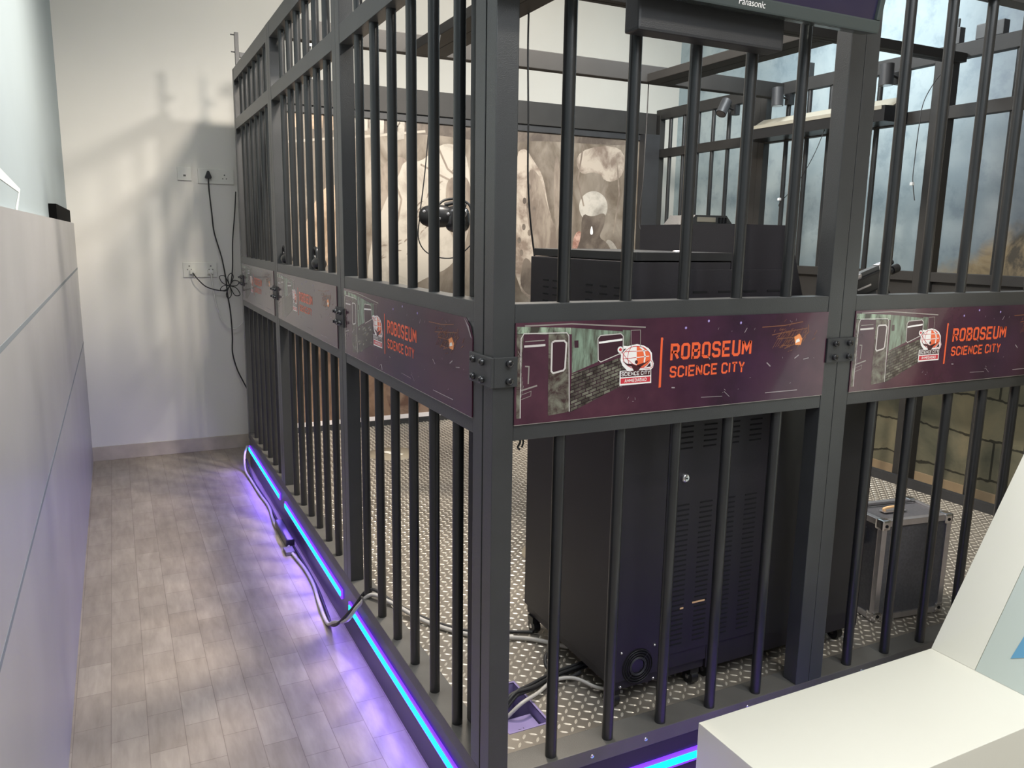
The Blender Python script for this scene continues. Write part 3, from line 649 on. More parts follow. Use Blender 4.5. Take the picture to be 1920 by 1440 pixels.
# back board with mural
bk_ = thing('mural_panel', 'back cage panel with sepia mural of pale figures under a grey beam', 'mural', (0, 0, 0))
def chaikin(P, n=2):
    for _ in range(n):
        Q = []
        for i in range(len(P)):
            a, b_ = P[i], P[(i+1) % len(P)]
            Q += [(a[0]*.75+b_[0]*.25, a[1]*.75+b_[1]*.25), (a[0]*.25+b_[0]*.75, a[1]*.25+b_[1]*.75)]
        P = Q
    return P
mb = MB().box((.055, 3.775, .292), (WX-.005, 3.80, 2.37), 'mural')
fm = lambda a, b_, e: (a, 3.775-e, b_)
for k, mm, e in (('darktop','mu_dark',.0006),('peach','mu_peach',.0006),('rust','mu_rust',.0006),('brow','mu_mid',.0008),('shirt','mu_white',.001),('face','mu_mid',.0014),('figure2','mu_mott',.001),('shade2','mu_mid',.0014),('blob','mu_dark',.0018),('leg','mu_mid',.0006),('crowd','mu_mott',.0008),('head','mu_cap',.0010),('headface','mu_dark',.0018),('pink','mu_pink',.0014),('shoulder','mu_cap',.0014),('nose','lwhite',.0022)):
    poly2(mb, chaikin(MU[k]), mm, e, fm)
strip2(mb, MU['stripe'], .016, 'mu_line', .001, fm)
rr = random.Random(11)
for i in range(46):
    t_ = rr.random(); x = .88+.62*t_+rr.uniform(-.05,.05); z = 1.28+.72*t_+rr.uniform(-.14,.16); a = rr.uniform(.7,1.5); L_ = rr.uniform(.025,.06)
    if z > 2.0: continue
    w_ = rr.uniform(.006,.016)
    c_ = [(x,z),(x+L_*math.cos(a),z+L_*math.sin(a)),(x+1.9*L_*math.cos(a-.35),z+1.9*L_*math.sin(a-.35))]
    Lf, Rg = ribbon(c_, w_); pl_ = [tuple(c_[0])]+[tuple(v) for v in Lf[1:-1]]+[tuple(c_[-1])]+[tuple(v) for v in reversed(Rg[1:-1])]
    poly2(mb, chaikin(pl_, 1), 'mu_mid', .0020, fm)
for c_ in ([(1.33,2.16),(1.40,2.02),(1.53,1.93),(1.585,1.80)], [(1.20,2.04),(1.33,1.98),(1.45,1.93)], [(1.0,1.95),(1.06,1.8),(1.02,1.6)], [(1.30,1.72),(1.42,1.60),(1.50,1.45)], [(2.5,2.25),(2.46,2.0),(2.52,1.8)], [(2.80,2.2),(2.84,1.9),(2.80,1.6)]):
    strip2(mb, c_, .013, 'mu_mid', .0022, fm)
for i in range(9):
    x = rr.uniform(1.95,2.1); z = rr.uniform(1.15,2.0)
    poly2(mb, [(x+.016*math.cos(q*PI/4), z+.024*math.sin(q*PI/4)) for q in range(8)], 'mu_dark', .0022, fm)
for (x, z), ch in ((MU['tileE'][0],'E'),(MU['tileB'][0],'B'),(MU['tileY'][0],'Y')):
    poly2(mb, [(x-.05,z-.15),(x+.045,z-.13),(x+.05,z+.01),(x-.05,z+.02)], 'mu_cap', .0016, fm); text2(mb, ch, x-.025, z-.085, .045, .065, 1.1, 'mu_dark', .002, fm)
for x in (.20,.33,.46,.58,.68): poly2(mb, [(x,2.22),(x+.07,2.23),(x+.08,2.34),(x,2.34)], 'mu_peach', .0014, fm)
mb.build('printed_board', bk_)
MB().bbox((.055, 3.768, .262), (WX-.055, 3.80, .292), 'strip', .002).build('board_edge', bk_)
MB().bbox((.052, 3.768, H+.0005), (WX-.052, 3.86, .262), 'steel_dark', .002).build('bottom_rail', bk_)
MB().bbox((.06, 3.745, 2.362), (WX-.06, 3.86, 2.522), 'steel_shaded', .003).build('header_beam', bk_)
MB().bbox((.06, 3.76, 2.315), (WX-.06, 3.80, 2.362), 'steel_dark', .003).build('shadow_gap_rail', bk_)
for x in (.055, 1.03, 2.12, WX-.145): MB().bbox((x, 3.80, .26), (x+.09, 3.86, 2.40), 'steel', .003).build('stile', bk_)
MB().bbox((WX-.20, 3.70, .25), (WX-.055, 3.765, 2.36), 'steel_dark', .003).build('corner_stile', bk_)
# ------------------------------------------------------------------ joining brackets
def bolt(mb, p, ax):
    x, y, z = p; A = {'-Y': 'Y', '-X': 'X'}[ax]
    mb.lathe([(0,-.009),(.0075,-.009),(.0085,-.0075),(.0085,0)], 'gloss', p, A, 12)
    mb.lathe([(0,-.0093),(.004,-.0093),(.004,-.0091)], 'slot', p, A, 6)
def bracket(label, loc, kind):
    t = thing('joining_bracket', label, 'bracket', loc, 0, 'bolted brackets joining the cage panels')
    if kind == 'corner':
        MB().bbox((0,-.008,-.034),(.058,-.0004,.034),'steel',.002).build('plate', t)
        MB().bbox((-.008,-.008,-.034),(-.0004,.114,.034),'steel',.002).build('plate', t)
        pts = [((.036,-.008,z),'-Y') for z in (-.02,.02)] + [((-.008,y,z),'-X') for y in (.035,.085) for z in (-.02,.02)]
    elif kind == 'front':
        MB().bbox((-.052,-.008,-.034),(.056,0,.034),'steel_dark',.002).build('plate', t)
        pts = [((x,-.008,z),'-Y') for x in (-.024,.030) for z in (-.019,.019)]
    else:
        MB().bbox((-.010,-.060,-.034),(0,.050,.034),'steel_dark',.002).build('plate', t)
        pts = [((-.010,y,z),'-X') for y in (-.03,.03) for z in (-.019,.019)]
    for p, ax in pts:
        mb = MB(); q = (p[0], p[1], p[2]); bolt(mb, (0,0,0), ax)
        if kind == 'side': mb.cyl((-.016,0,0),(0,0,0),.005,'gloss',n=8)
        o = mb.build('bolt', t); o.location = q
bracket('dark six-bolt corner bracket wrapping the cage corner post', (0, 0, 1.2565), 'corner')
bracket('dark four-bolt bracket between the two front banners', (NX, 0, 1.2575), 'front')
bracket('bolted bracket on the aisle side between the nearest and middle banners', (0, 1.3144, 1.2565), 'side')
bracket('bolted bracket on the aisle side between the middle and farthest banners', (0, 2.6229, 1.2565), 'side')
bracket('bolted bracket at the far end of the cage near the looped cable', (0, 3.80, 1.2565), 'side')
tag(MB().bbox((.056,.056,H),(.074,.262,2.19),'steel_dark',.002).build('corner_stiffener'), 'dark flat upright plate just behind the near corner post of the cage', 'post')

# ------------------------------------------------------------------ roof beams
RG = 'steel beams over the cage'
def beam(a, b_, label):
    mb = MB().bbox(a, b_, 'beam', .003)
    if b_[0]-a[0] > b_[1]-a[1]: c = (a[1]+b_[1])/2; mb.box((a[0]+.01, c-.0015, a[2]-.0006), (b_[0]-.01, c+.0015, a[2]), 'slot')
    else: c = (a[0]+b_[0])/2; mb.box((c-.0015, a[1]+.01, a[2]-.0006), (c+.0015, b_[1]-.01, a[2]), 'slot')
    tag(mb.build('roof_beam'), label, 'beam', RG)
ZB0, ZB1 = 2.452, 2.545
beam((.0515, 2.425, ZB0), (WX-.0515, 2.485, ZB1), 'dark steel roof beam crossing the cage farther from the camera')
beam((.0515, 1.19, ZB0), (WX-.0515, 1.25, 2.495), 'dark steel roof beam crossing the cage nearer the camera')
for x0, nm in ((.66, 'left'), (2.10, 'right')):
    beam((x0, 1.2505, ZB0), (x0+.19, 2.4245, 2.497), f'wide lengthwise roof beam in the {nm} half of the cage, between the two cross beams')

# ------------------------------------------------------------------ server cabinet in the front bay
def slots(mb, plane, u0, z0, nu, nz, du, dz, w, h, at):
    for i in range(nu):
        for j in range(nz):
            u = u0+i*du; z = z0-j*dz
            if plane == 'Y': mb.box((u, at-.0012, z-h/2), (u+w, at+.002, z+h/2), 'slot')
            else: mb.box((at-.0012, u, z-h/2), (at+.002, u+w, z+h/2), 'slot')
cab = thing('server_cabinet', 'tall black vented equipment cabinet on castors behind the front bars', 'cabinet', (0, 0, 0))
cx0, cx1, cy0, cy1, cz0, cz1 = .458, .784, .14, .70, .283, 1.495
mb = MB().bbox((cx0,cy0,cz0+.03),(cx1,cy1,cz1),'cab',.003); mb.box((cx0+.008,cy0+.01,cz0),(cx1,cy1-.008,cz0+.03),'cab'); [slots(mb,'X',u,1.425,n,5,d,.021,.034,.0045,cx0) for u, n, d in ((.185,3,.072),(.52,2,.062))]; mb.build('body', cab)
MB().bbox((cx0+.007,cy0-.004,1.4975),(cx1,cy1-.004,1.520),'lid',.002).build('lid', cab)
dr = MB().bbox((.612,cy0-.004,.36),(.985,cy0-.0006,1.475),'cab',.0015)
slots(dr,'Y',.640,1.105,4,9,.084,.0155,.045,.0042,cy0-.004); slots(dr,'Y',.640,.815,4,29,.084,.0152,.045,.0042,cy0-.004)
slots(dr,'Y',.605+.05,1.415,4,1,.088,.02,.048,.0055,cy0-.004)
door = dr.build('vented_door', cab)
mb = MB().lathe([(0,-.007),(.008,-.008),(.0125,-.006),(.0135,0)],'chrome',(.665,cy0-.004,.895),'Y',20); mb.box((.662,cy0-.0125,.8935),(.668,cy0-.011,.8965),'slot'); mb.build('lock', door)
mb = MB().box((.716,cy0-.0058,.507),(.762,cy0-.0050,.512),'amber').box((.672,cy0-.0058,.497),(.684,cy0-.0050,.502),'amber'); mb.build('lit_slot', door)

fan = MB(); fx_, fz_ = .534, .350
fan.lathe([(0,-.0015),(.020,-.0015)],'black',(fx_,cy0,fz_),'Y',24)
for r in (.024,.0275,.035,.043,.050): 
    fan.tube([(fx_+r*math.cos(q*PI/12), cy0-.004, fz_+r*math.sin(q*PI/12)) for q in range(25)], .0012 if r > .03 else .0014, 'black' if r > .03 else 'steel', 5, 1)
for q in range(4):
    a = PI/4+q*PI/2; fan.cyl((fx_+.02*math.cos(a),cy0-.003,fz_+.02*math.sin(a)),(fx_+.052*math.cos(a),cy0-.003,fz_+.052*math.sin(a)),.0011,'black',n=6)
fan.lathe([(.0215,-.0008),(.053,-.0008)],'slot',(fx_,cy0,fz_),'Y',32)
fo_ = fan.build('cooling_fan', cab)
for dx in (-.057,.057):
    for dz in (-.052,.052): MB().lathe([(0,-.0045),(.003,-.004),(.0045,-.001),(.0045,0)],'chrome',(fx_+dx,cy0,fz_+dz),'Y',12).build('screw', fo_)
def castor(mb, x, y):
    mb.box((x-.016,y-.018,.262),(x+.016,y+.018,cz0),'black'); mb.cyl((x-.012,y,.246),(x+.012,y,.246),.0235,'black',n=20); mb.cyl((x-.014,y,.246),(x+.014,y,.246),.008,'chrome',n=12)
for x, y in ((.475,.175),(.475,.655),(.760,.175),(.760,.655)):
    mb = MB(); castor(mb, x, y); mb.build('castor', cab)
mb = MB().lathe([(0,.003),(.018,.003),(.02,0)],'alu',(.70,.26,1.520),'Z',20); mb.build('lid_cap', cab)
# taller neighbour with sloped side
c2 = thing('console_cabinet', 'taller black cabinet with a sloped shoulder beside the vented cabinet', 'cabinet', (0, 0, 0))
prof = [(.786,cz0),(1.432,cz0),(1.432,1.262),(1.118,1.262),(1.062,1.400),(1.008,1.547),(.978,1.598),(.786,1.598)]
MB().prism(prof, 'cab', .141, .575).build('body', c2)
MB().box((.99,.1395,.34),(1.41,.1405,1.2),'lid').build('front_panel', c2)
for x, y in ((.83,.19),(1.39,.19),(.83,.52),(1.39,.52)):
    mb = MB(); castor(mb, x, y); mb.build('castor', c2)
# router on top
rt = thing('router', 'small dark wedge-shaped device lying on the tall cabinet', 'router', (.875,.40,1.5985))
MB().prism([(-.085,0),(.085,0),(.058,.028),(-.060,.028)], 'steel', -.06, .06).build('body', rt)
MB().bbox((-.055,-.062,.008),(.015,-.058,.022),'cream',.001).build('pale_front', rt)
mb = MB()
for x in (.03,.042,.054): mb.box((x-.003,-.0625,.006),(x+.003,-.06,.022),'slot')
mb.build('port', rt)

# rifle-shaped controller
gun = thing('toy_rifle', 'black rifle-shaped game controller lying on the low cabinet shoulder', 'game controller', (1.28, .17, 1.262), 0)
R_ = Matrix.Rotation(-math.radians(17), 4, 'Y')
def gpart(nm, fn, par=gun):
    mb = MB(); fn(mb); mb.xf(Matrix.Translation((.0,.0,.150)) @ R_); return mb.build(nm, par)
gpart('receiver', lambda m_: (m_.bbox((-.02,-.018,-.035),(.135,.018,.022),'black',.006), m_.bbox((.02,-.019,-.012),(.08,.019,-.006),'alu',.001)))
gpart('top_cover', lambda m_: (m_.bbox((-.03,-.016,.020),(.05,.016,.036),'alu',.006), m_.bbox((.05,-.010,.022),(.15,.010,.036),'steel',.003)))
gpart('barrel', lambda m_: (m_.cyl((.13,0,.0),(.215,0,.0),.011,'gloss',n=16), m_.cyl((.195,0,.0),(.222,0,.0),.014,'black',n=16)))
gpart('sight', lambda m_: (m_.bbox((.13,-.012,.012),(.18,.012,.038),'alu',.004), m_.cyl((.18,0,.026),(.2,0,.026),.009,'black',n=14)))
gpart('grip', lambda m_: m_.prism([(.0,-.03),(.04,-.03),(.02,-.118),(-.022,-.108)],'black',-.014,.014))
gpart('magazine', lambda m_: m_.prism([(.065,-.03),(.105,-.03),(.100,-.128),(.058,-.135)],'steel_dark',-.012,.012))
gpart('stock', lambda m_: m_.prism([(-.02,.02),(-.02,-.03),(-.10,-.085),(-.125,-.075),(-.11,.018)],'black',-.013,.013))
gpart('foregrip', lambda m_: m_.prism([(.13,-.035),(.155,-.035),(.172,-.075),(.15,-.08)],'black',-.01,.01))

# flight case
fc = thing('flight_case', 'grey flight case with aluminium edges standing upright on the deck', 'case', (1.603,.208,zd+.004), math.radians(-8.6))
w_, d_, h_ = .308, .20, .374
MB().bbox((.006,.006,.006),(w_-.006,d_-.006,h_-.006),'case',.002).build('shell', fc)
mb = MB(); e = .022
for x in (0, w_-e):
    for y in (0, d_-e): mb.bbox((x,y,.003),(x+e,y+e,h_-.003),'alu',.002)
for z in (0, h_-e):
    for y in (0, d_-e): mb.bbox((e,y,z),(w_-e,y+e,z+e),'alu',.002)
    for x in (0, w_-e): mb.bbox((x,e,z),(x+e,d_-e,z+e),'alu',.002)
mb.build('edge_frame', fc)
MB().bbox((.02,.150,h_-.001),(w_-.02,.157,h_+.001),'slot',.0005).build('lid_seam', fc)
for x in (0, w_):
    for y in (0, d_):
        for z in (0, h_):
            mb = MB(); sx_ = 1 if x == 0 else -1; sy_ = 1 if y == 0 else -1; sz_ = 1 if z == 0 else -1
            mb.bbox((x-sx_*.003,y-sy_*.003,z-sz_*.003),(x+sx_*.034,y+sy_*.034,z+sz_*.034),'chrome',.008)
            mb.cyl((x+sx_*.016,y-sy_*.0045,z+sz_*.018),(x+sx_*.016,y,z+sz_*.018),.006,'slot',n=12)
            mb.build('corner_guard', fc)
mb = MB().tube([(.09,.09,h_),(.085,.09,h_+.010),(.125,.09,h_+.014),(.165,.09,h_+.010),(.16,.09,h_)],.005,'amber',8); mb.bbox((.075,.075,h_-.001),(.175,.105,h_+.002),'alu',.001); mb.build('handle', fc)
mb = MB().bbox((-.006,.07,h_*.72),(0,.13,h_*.72+.06),'steel_dark',.002); mb.bbox((-.010,.085,h_*.72+.01),(-.004,.115,h_*.72+.05),'chrome',.002); mb.build('latch', fc)

# ------------------------------------------------------------------ television hanging on the front
tv = thing('television', 'large grey-framed television hung on the front of the cage, cropped by the frame', 'television', (.466,-.085,2.062))
T = Matrix.Rotation(math.radians(10), 4, 'X')
def tvp(nm, fn, par=tv): mb = MB(); fn(mb); mb.xf(T); return mb.build(nm, par)
tvp('housing', lambda m_: m_.bbox((-.53,.0,.0),(.53,.045,.62),'bezel',.006))
def fr(m_):
    m_.bbox((-.53,-.012,0),(.53,.0,.030),'bezel',.004); m_.bbox((-.53,-.012,.60),(.53,.0,.62),'bezel',.004)
    m_.bbox((-.53,-.012,.030),(-.513,.0,.60),'bezel',.004); m_.bbox((.513,-.012,.030),(.53,.0,.60),'bezel',.004)
tvf = tvp('frame', fr)
tvp('screen', lambda m_: m_.box((-.513,-.004,.03),(.513,-.001,.60),'screen'))
cu = bpy.data.curves.new('t', 'FONT'); cu.body = 'Panasonic'; cu.size = .020; cu.align_x = 'CENTER'
to = bpy.data.objects.new('t', cu); COL.objects.link(to); bpy.context.view_layer.update()
dg = bpy.context.evaluated_depsgraph_get(); tm = bpy.data.meshes.new_from_object(to.evaluated_get(dg)); bpy.data.objects.remove(to)
mb = MB(); mb.add([(v.co.x+.118, -.0125, v.co.y+.010) for v in tm.vertices], [tuple(p.vertices) for p in tm.polygons], 'lwhite'); mb.xf(T); mb.build('maker_name', tvf)
MB().bbox((-.155,.030,-.064),(.262,.084,.25),'steel_dark',.006).build('mount_box', tv)

# ------------------------------------------------------------------ spotlights and devices on the far rails
SG = 'black cylinder spotlights clamped on the far top rail'
def spot(label, loc, aim, rz=0):
    t = thing('track_spotlight', label, 'spotlight', loc, rz, SG)
    MB().bbox((-.005,-.02,-.035),(.04,.02,.035),'black',.004).cyl((.0,0,.0),(-.06,0,.012),.006,'black',n=10).lathe([(0,-.012),(.012,-.006),(.012,.006),(0,.012)],'chrome',(-.045,0,.02),'Z',14).build('clamp', t)
    A = Vector(aim).normalized(); p = Vector((-.085,0,.012))
    MB().cyl(p-A*.05, p+A*.06, .036, 'steel_dark', n=24).build('lamp_body', t)
    MB().cyl(p+A*.0602, p+A*.0606, .030, 'chrome', n=24).build('lens', t)
spot('cylinder spotlight tilted left, nearest the back corner', (3.145,2.87,2.44), (-.55,-.15,-.85))
spot('cylinder spotlight hanging straight down over the cream-topped trough', (3.145,2.375,2.44), (0,-.05,-1))
spot('cylinder spotlight just right of the front joint post, pointing down', (3.145,1.58,2.44), (0,-.03,-1))
tr_ = thing('light_trough', 'black trough with cream top fixed on the far middle rail', 'trough', (0,0,0))
MB().prism([(3.153,2.195),(3.153,2.33),(3.06,2.275),(2.975,2.275),(2.975,2.195)],'black',1.50,2.585).build('body', tr_)
MB().prism([(3.062,2.279),(3.154,2.334),(3.154,2.338),(3.06,2.284),(2.972,2.276),(2.972,2.256),(2.9745,2.256),(2.9745,2.273)],'cream',1.52,2.585).build('cream_board', tr_)
def dev(label, y, w, h):
    t = thing('sensor_box', label, 'sensor', (WX-.03,y,ZT1), 0, 'small boxes on the far top rail')
    MB().bbox((-.02,-w/2,0),(.02,w/2,h),'steel',.003).build('body', t)
    MB().cyl((0,0,h),(0,0,h+.045),.006,'steel',n=10).build('plug', t)
dev('small upright plug box on the far top rail between two cage bars, left', 2.25, .055, .085); dev('small upright plug box on the far top rail near the picture edge', 1.27, .05, .08)
tag(MB().bbox((WX-.05,1.02,ZT1),(WX-.005,1.16,ZT1+.07),'steel',.004).build('rail_box'), 'low wide box on the far top rail beside the plug box', 'box')
def cord(label, pts, tagp=None, r=.0022, nm='hanging_cord'):
    t = thing(nm, label, 'cord', (0,0,0))
    MB().tube(pts, r, 'rubber', 6).build('wire', t)
    if tagp: MB().bbox([c-.008 for c in tagp],[c+.008 for c in tagp],'tag',.002).build('white_clip', t)
    return t
cord('thin cord with a white clip dangling before the blue wall, near the trough', [(3.0,1.92,2.197),(2.97,1.96,2.05),(3.0,2.10,1.90),(3.0,2.22,1.80),(3.0,2.235,1.77)], (3.0,2.235,1.815))
cord('thin wavy cord with a white clip hanging beside the far cage post', [(3.11,1.243,2.454),(3.10,1.31,2.38),(3.09,1.36,2.28),(3.06,1.35,2.15),(3.08,1.37,2.0),(3.04,1.34,1.90),(3.0,1.30,1.84),(3.0,1.285,1.775)], (3.0,1.31,1.86))
cord('black cord hanging from the roof beam down behind the vented cabinet lid', [(.845,1.5,2.452),(.845,1.5,2.30),(.852,1.5,2.05),(.856,1.5,1.80),(.872,1.5,1.62),(.90,1.5,1.44),(.875,1.42,1.27),(.80,1.2,1.20)], None, .004)
cord('thin cord hanging from the far roof beam to the right of the mural', [(2.13,2.452,2.4518),(2.12,2.44,2.2),(2.10,2.42,1.9),(2.10,2.42,1.6),(2.2,2.2,1.5)], None, .0035)
mb = MB()

# headset on a cord
hs = thing('headset', 'black goggles-type headset hanging on a cord inside the cage', 'headset', (.66,1.96,1.645), math.radians(-25))
def ell(mb, c, r, m_, n=20, k=12, sq=1.0):
    vs = []
    for i in range(k+1):
        ph = -PI/2+PI*i/k
        for j in range(n):
            th = 2*PI*j/n
            f_ = lambda v: math.copysign(abs(v)**sq, v)
            vs.append((c[0]+r[0]*f_(math.cos(ph))*f_(math.cos(th)), c[1]+r[1]*f_(math.cos(ph))*f_(math.sin(th)), c[2]+r[2]*f_(math.sin(ph))))
    mb.add(vs, [(i*n+j, i*n+(j+1) % n, (i+1)*n+(j+1) % n, (i+1)*n+j) for i in range(k) for j in range(n)], m_, True)
mb = MB(); ell(mb, (-.035,0,0), (.085,.055,.052), 'black', sq=.75); mb.build('visor', hs)
mb = MB(); ell(mb, (.06,.0,-.012), (.06,.05,.062), 'gloss', sq=.7); mb.build('face_cushion', hs)
mb = MB()
for x, z in ((-.09,.02),(-.06,.03),(-.02,-.01),(.02,.01)): mb.lathe([(0,-.058),(.007,-.056)],'alu',(x,0.003,z),'Y',12)
mb.build('sensor_dot', hs)
mb = MB().lathe([(.016,-.006),(.022,-.004),(.022,.004)],'alu',(.085,-.047,.015),'Y',20); mb.build('dial', hs)
mb = MB().tube([(-.03,.0,.05),(.0,.02,.075),(.06,.03,.082),(.11,.02,.06),(.125,0,.03)],.006,'rubber'); mb.tube([(.0,.0,.052),(.05,0,.062),(.10,.01,.05)],.009,'rubber'); mb.build('strap', hs)
MB().tube([(.13,0,.02),(.155,.0,-.03),(.13,.0,-.12),(.04,.0,-.19),(-.07,.0,-.175),(-.12,.0,-.11),(-.115,.0,.0),(-.09,.0,.2),(-.06,.0,.5),(-.02,.02,.80)],.0028,'rubber').build('cord', hs)
def remote(label, loc, rz, s):
    t = thing('hand_controller', label, 'controller', loc, rz, 'black hand controllers on the banner rail')
    mb = MB(); ell(mb, (0,0,0), (.055*s,.03*s,.026*s), 'black'); mb.build('grip', t)
    MB().tube([(.05*s,0,0),(.085*s,0,.03*s),(.07*s,0,.06*s),(.035*s,0,.055*s),(.02*s,0,.02*s)],.008*s,'black').build('ring', t)
remote('black hand controller on the side banner rail, farther one by the panel seam', (.030,2.474,1.4325), PI/2, .95)
remote('black hand controller on the side banner rail, nearer one between middle bars', (.030,1.782,1.4335), PI/2, 1.0)
# small lit lamp high at the back left
bl = thing('lit_spotlight', 'small lit lamp on a clip high at the back left of the cage', 'spotlight', (.452,3.70,2.70))
MB().cyl((0,0,.075),(0,-.02,.03),.04,'steel_dark',n=20).bbox((-.01,-.01,.07),(.01,.05,.085),'steel_dark',.003).box((-.012,.04,-.178),(.012,.06,.08),'steel_dark').build('housing', bl)
MB().cyl((0,-.0205,.029),(0,-.023,.022),.034,'glow',n=20).build('bulb', bl)
rp = thing('rail_post', 'thin notched steel post sticking up over the far end of the cage', 'post', (.03,3.84,ZT1))
MB().bbox((-.012,-.012,0),(.012,.012,.215),'steel',.002).build('upright', rp)
MB().cyl((-.035,0,.20),(.0,0,.20),.004,'steel',n=8).build('pin', rp); MB().cyl((-.035,0,.10),(.0,0,.10),.004,'steel',n=8).build('pin', rp)
MB().bbox((.012,-.01,.07),(.05,.01,.10),'steel',.003).build('side_lug', rp)
tag(MB().bbox((-.03,1.95,2.56),(.06,2.02,2.75),'steel',.004).build('roof_bracket'), 'grey upright bracket on the aisle-side top rail, cropped by the frame', 'bracket')

# ------------------------------------------------------------------ wall sockets and cables
def plate(name, label, x0, x1, z0, z1, group=None):
    t = thing(name, label, 'wall socket', ((x0+x1)/2, YB, (z0+z1)/2), 0, group)
    w, h = x1-x0, z1-z0
    MB().bbox((-w/2,-.012,-h/2),(w/2,0,h/2),'socket',.003).build('face_plate', t); return t, w, h
SGp = 'white wall plates on the back wall'
t, w, h = plate('data_socket', 'small square white data socket left of the upper double socket', -.312,-.222,1.901,1.990, SGp)
MB().box((-.008,-.0125,-.018),(.008,-.011,-.006),'hole').build('port', t)
def pins(mb, x, z):
    for dx, dz, r in ((0,.016,.005),(-.012,-.008,.004),(.012,-.008,.004)): mb.lathe([(0,-.0125),(r,-.0125)],'hole',(x+dx,0,z+dz),'Y',10)
t, w, h = plate('power_socket', 'upper double wall socket with a black plug in its left outlet', -.182,.052,1.886,1.986, SGp)
mb = MB(); pins(mb, .055, -.005); mb.build('outlet', t)
MB().bbox((-.03,-.0145,-.03),(.022,-.0115,.028),'socket',.001).build('switch', t)
pl = thing('power_plug', 'black triangular plug in the upper double socket, lead hanging down', 'plug', (-.118,YB-.012,1.935))
MB().prism([(-.006,.034),(.006,.034),(.022,-.008),(.016,-.016),(-.016,-.016),(-.022,-.008)],'black',-.035,0).build('plug_body', pl)
MB().tube([(0,-.028,-.012),(.0,-.03,-.10),(.01,-.03,-.25),(.02,-.025,-.38),(.06,-.03,-.55),(.08,-.04,-.70),(.085,-.04,-.80),(.10,-.04,-.93),(.105,-.04,-1.10),(.10,-.045,-1.22),(.125,-.05,-1.34),(.165,-.06,-1.44),(.19,-.08,-1.50),(.20,-.11,-1.56)],.0045,'rubber').build('cable', pl)
t, w, h = plate('power_socket', 'lower double wall socket with two white plugs below the data socket', -.310,-.090,1.248,1.350, SGp)
mb = MB(); pins(mb, .07, .01); pins(mb, -.07, .01); mb.build('outlet', t)
p2 = thing('power_plug', 'white plug with black lead in the left outlet of the lower socket', 'plug', (-.252,YB-.012,1.285), 0, 'white plugs')
MB().bbox((-.018,-.03,-.014),(.018,0,.014),'socket',.005).build('plug_body', p2)
MB().tube([(0,-.03,-.005),(.03,-.05,-.05),(.08,-.05,-.10),(.15,-.05,-.125),(.20,-.05,-.128),(.235,-.05,-.10),(.25,-.05,-.05),(.262,-.05,.05),(.27,-.05,.22),(.29,-.06,.40),(.30,-.09,.55)],.004,'rubber').build('cable', p2)
mb = MB()
for i in range(6):
    a = i*1.05; c_ = (.235,-.055,-.095); L_ = .075 + .01*(i % 3)
    mb.tube([c_, (c_[0]+L_*.6*math.cos(a), c_[1]-.01*(i % 2), c_[2]+L_*.8*math.sin(a)), (c_[0]+L_*.9*math.cos(a+.35), c_[1]-.008, c_[2]+L_*1.05*math.sin(a+.35)), (c_[0]+L_*.5*math.cos(a+.75), c_[1], c_[2]+L_*.7*math.sin(a+.75)), c_], .003, 'rubber', 6, 5)
mb.build('cable_bundle', p2)
p3 = thing('power_plug', 'white plug with white lead in the right outlet of the lower socket', 'plug', (-.135,YB-.012,1.285), 0, 'white plugs')
MB().bbox((-.018,-.028,-.014),(.018,0,.014),'socket',.005).build('plug_body', p3)
MB().tube([(0,-.028,-.005),(.012,-.035,-.10),(.025,-.035,-.22),(.06,-.035,-.34),(.10,-.035,-.39),(.145,-.04,-.40),(.19,-.06,-.36),(.22,-.12,-.30)],.004,'wcable').build('cable', p3)
t, w, h = plate('power_socket', 'white double socket on the back wall seen through the right cage bars', 3.47,3.72,1.86,1.965, SGp)
mb = MB(); pins(mb, -.07, .0); pins(mb, .07, 0); mb.build('outlet', t); MB().bbox((-.03,-.0145,-.03),(.022,-.0115,.028),'socket',.001).build('switch', t)
tag(MB().box((XL+.001,2.66,1.603),(-.953,4.02,1.672),'matt_black').build('ledge_box'), 'flat black box standing on the ledge of the left wall cladding', 'box')

fcab = thing('floor_cable', 'pair of grey and black cables lying along the foot of the cage', 'cable', (0,0,0))
MB().tube([(-.01,3.88,.14),(-.035,3.84,.09),(-.05,3.72,.02),(-.045,3.5,.010),(-.04,3.2,.010),(-.03,2.95,.010),(-.045,2.75,.010),(-.05,2.6,.010),(-.028,2.45,.010),(-.045,2.25,.010),(-.028,2.0,.010),(-.03,1.8,.010),(-.05,1.6,.012),(-.060,1.42,.012),(-.055,1.32,.06),(-.035,1.20,.12),(-.012,1.13,.20),(.03,1.08,.262),(.08,.99,.256),(.15,.86,.236),(.24,.73,.232),(.33,.66,.232),(.43,.60,.232),(.52,.50,.232)],.0075,'gcable').build('grey_cable', fcab)
MB().tube([(-.02,3.87,.05),(-.03,3.5,.009),(-.022,3.0,.009),(-.028,2.6,.009),(-.018,2.2,.009),(-.02,1.8,.009),(-.04,1.5,.010),(-.055,1.36,.03),(-.05,1.26,.085),(-.02,1.16,.185),(.03,1.10,.275),(.09,.985,.255),(.16,.88,.234),(.25,.75,.231),(.34,.70,.231),(.46,.64,.231)],.006,'rubber').build('black_cable', fcab)
mb = MB().bbox((-.055,2.30,.0),(-.012,2.62,.045),'black',.008); mb.bbox((-.075,2.2,.0),(-.03,2.28,.02),'kerb',.004); 
tag(mb.build('plug_adapter'), 'black cable coupling with pale tag on the floor by the middle cage panel', 'adapter')
bn = thing('cable_bundle', 'bundle of black cables running from the violet-lit floor box to the vented cabinet', 'cable', (0,0,0))
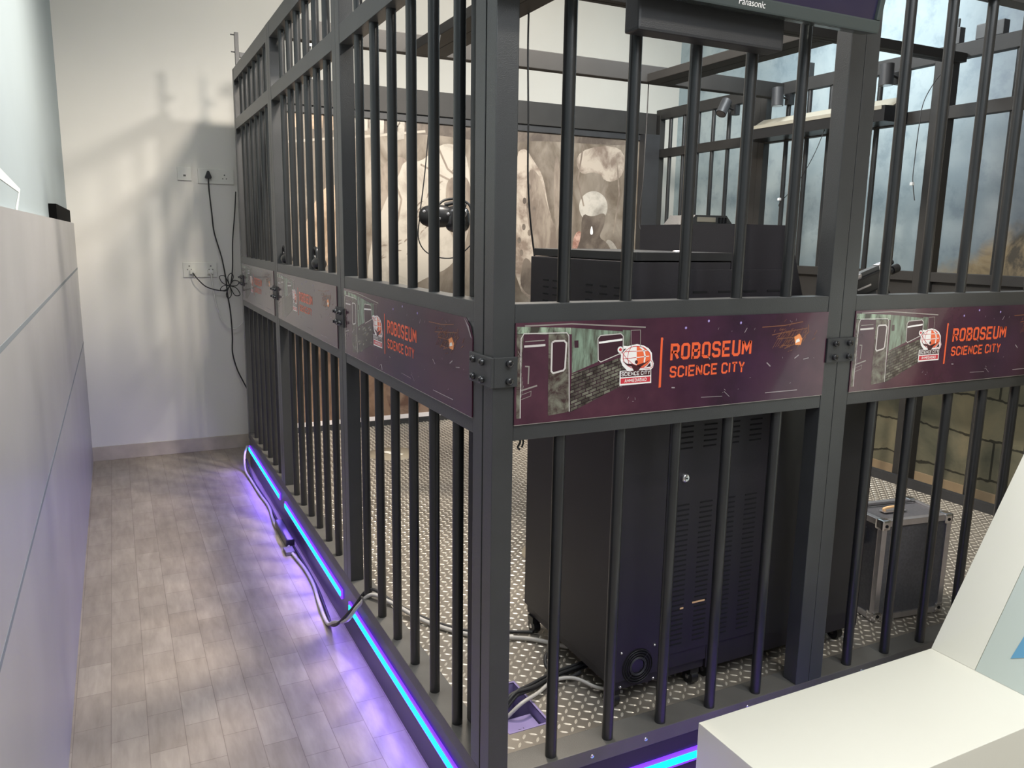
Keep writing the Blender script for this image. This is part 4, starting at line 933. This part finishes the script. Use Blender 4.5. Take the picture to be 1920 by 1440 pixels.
for i, c_ in enumerate(((0,0),(.012,.004),(.006,.014),(-.006,.012))):
    MB().tube([(.17+c_[0],.29,.205+c_[1]),(.22+c_[0],.305,.238+c_[1]),(.29,.32+c_[0],.238+c_[1]),(.36,.345+c_[0],.236+c_[1]),(.44,.36+c_[0],.235+c_[1]),(.53,.37+c_[0],.236+c_[1])],.005,'rubber').build('cable', bn)
MB().tube([(.19,.28,.20),(.235,.275,.235),(.30,.30,.236),(.37,.33,.242),(.43,.31,.245),(.47,.245,.24),(.53,.2,.236)],.0055,'gcable').build('cable', bn)
mb = MB().tube([(.45,.44,.24),(.40,.43,.27),(.38,.39,.25),(.42,.34,.234),(.47,.34,.24)],.006,'rubber'); mb.build('cable', bn)
kr = thing('key_hook', 'small black hook dangling under the banner rail by the corner post', 'hook', (.083,.03,ZR0))
MB().tube([(0,0,0),(.004,0,-.012),(-.002,0,-.024),(.003,0,-.03)],.0025,'black',6).tube([(.01,0,0),(.012,0,-.014),(.008,0,-.026)],.0022,'black',6).build('wire', kr)

# ------------------------------------------------------------------ white bench with sloped back in the foreground
be = thing('display_bench', 'white laminate bench with tall sloping end panel in the right foreground', 'bench', (0,0,0))
bx0, bx1, by0, by1, bz = .412, 1.226, -.608, -.270, .45
MB().bbox((bx0,by0,0),(bx1,by1,bz),'white',.0015).build('seat_box', be)
k = .585; zt = 1.55
def slab(nm, y0, y1, o0, o1, m_, par=be):
    z0, z1 = bz+.0005, zt
    mb = MB().prism([(bx1+o0,z0),(bx1+o0+k*(z1-z0),z1),(bx1+o1+k*(z1-z0),z1),(bx1+o1,z0)], m_, y0, y1); return mb.build(nm, par)
slab('end_panel', -.395, by1, 0, .16, 'white'); 
pn = slab('printed_panel', by0-.10, -.397, -.0005, .155, 'white_side')
MB().prism([(bx1,0),(bx1+.16,0),(bx1+.16+.0,bz),(bx1,bz)], 'white', by0-.10, by1).build('panel_foot', be)
def onp(z, d=-.002): return bx1-.0005+k*(z-bz)+d
mb = MB().add([(onp(.51),-.462,.51),(onp(.62),-.475,.62),(onp(.74),-.52,.74),(onp(.56),-.56,.56)],[(0,1,2,3)],'cyan'); mb.build('blue_emblem', pn)
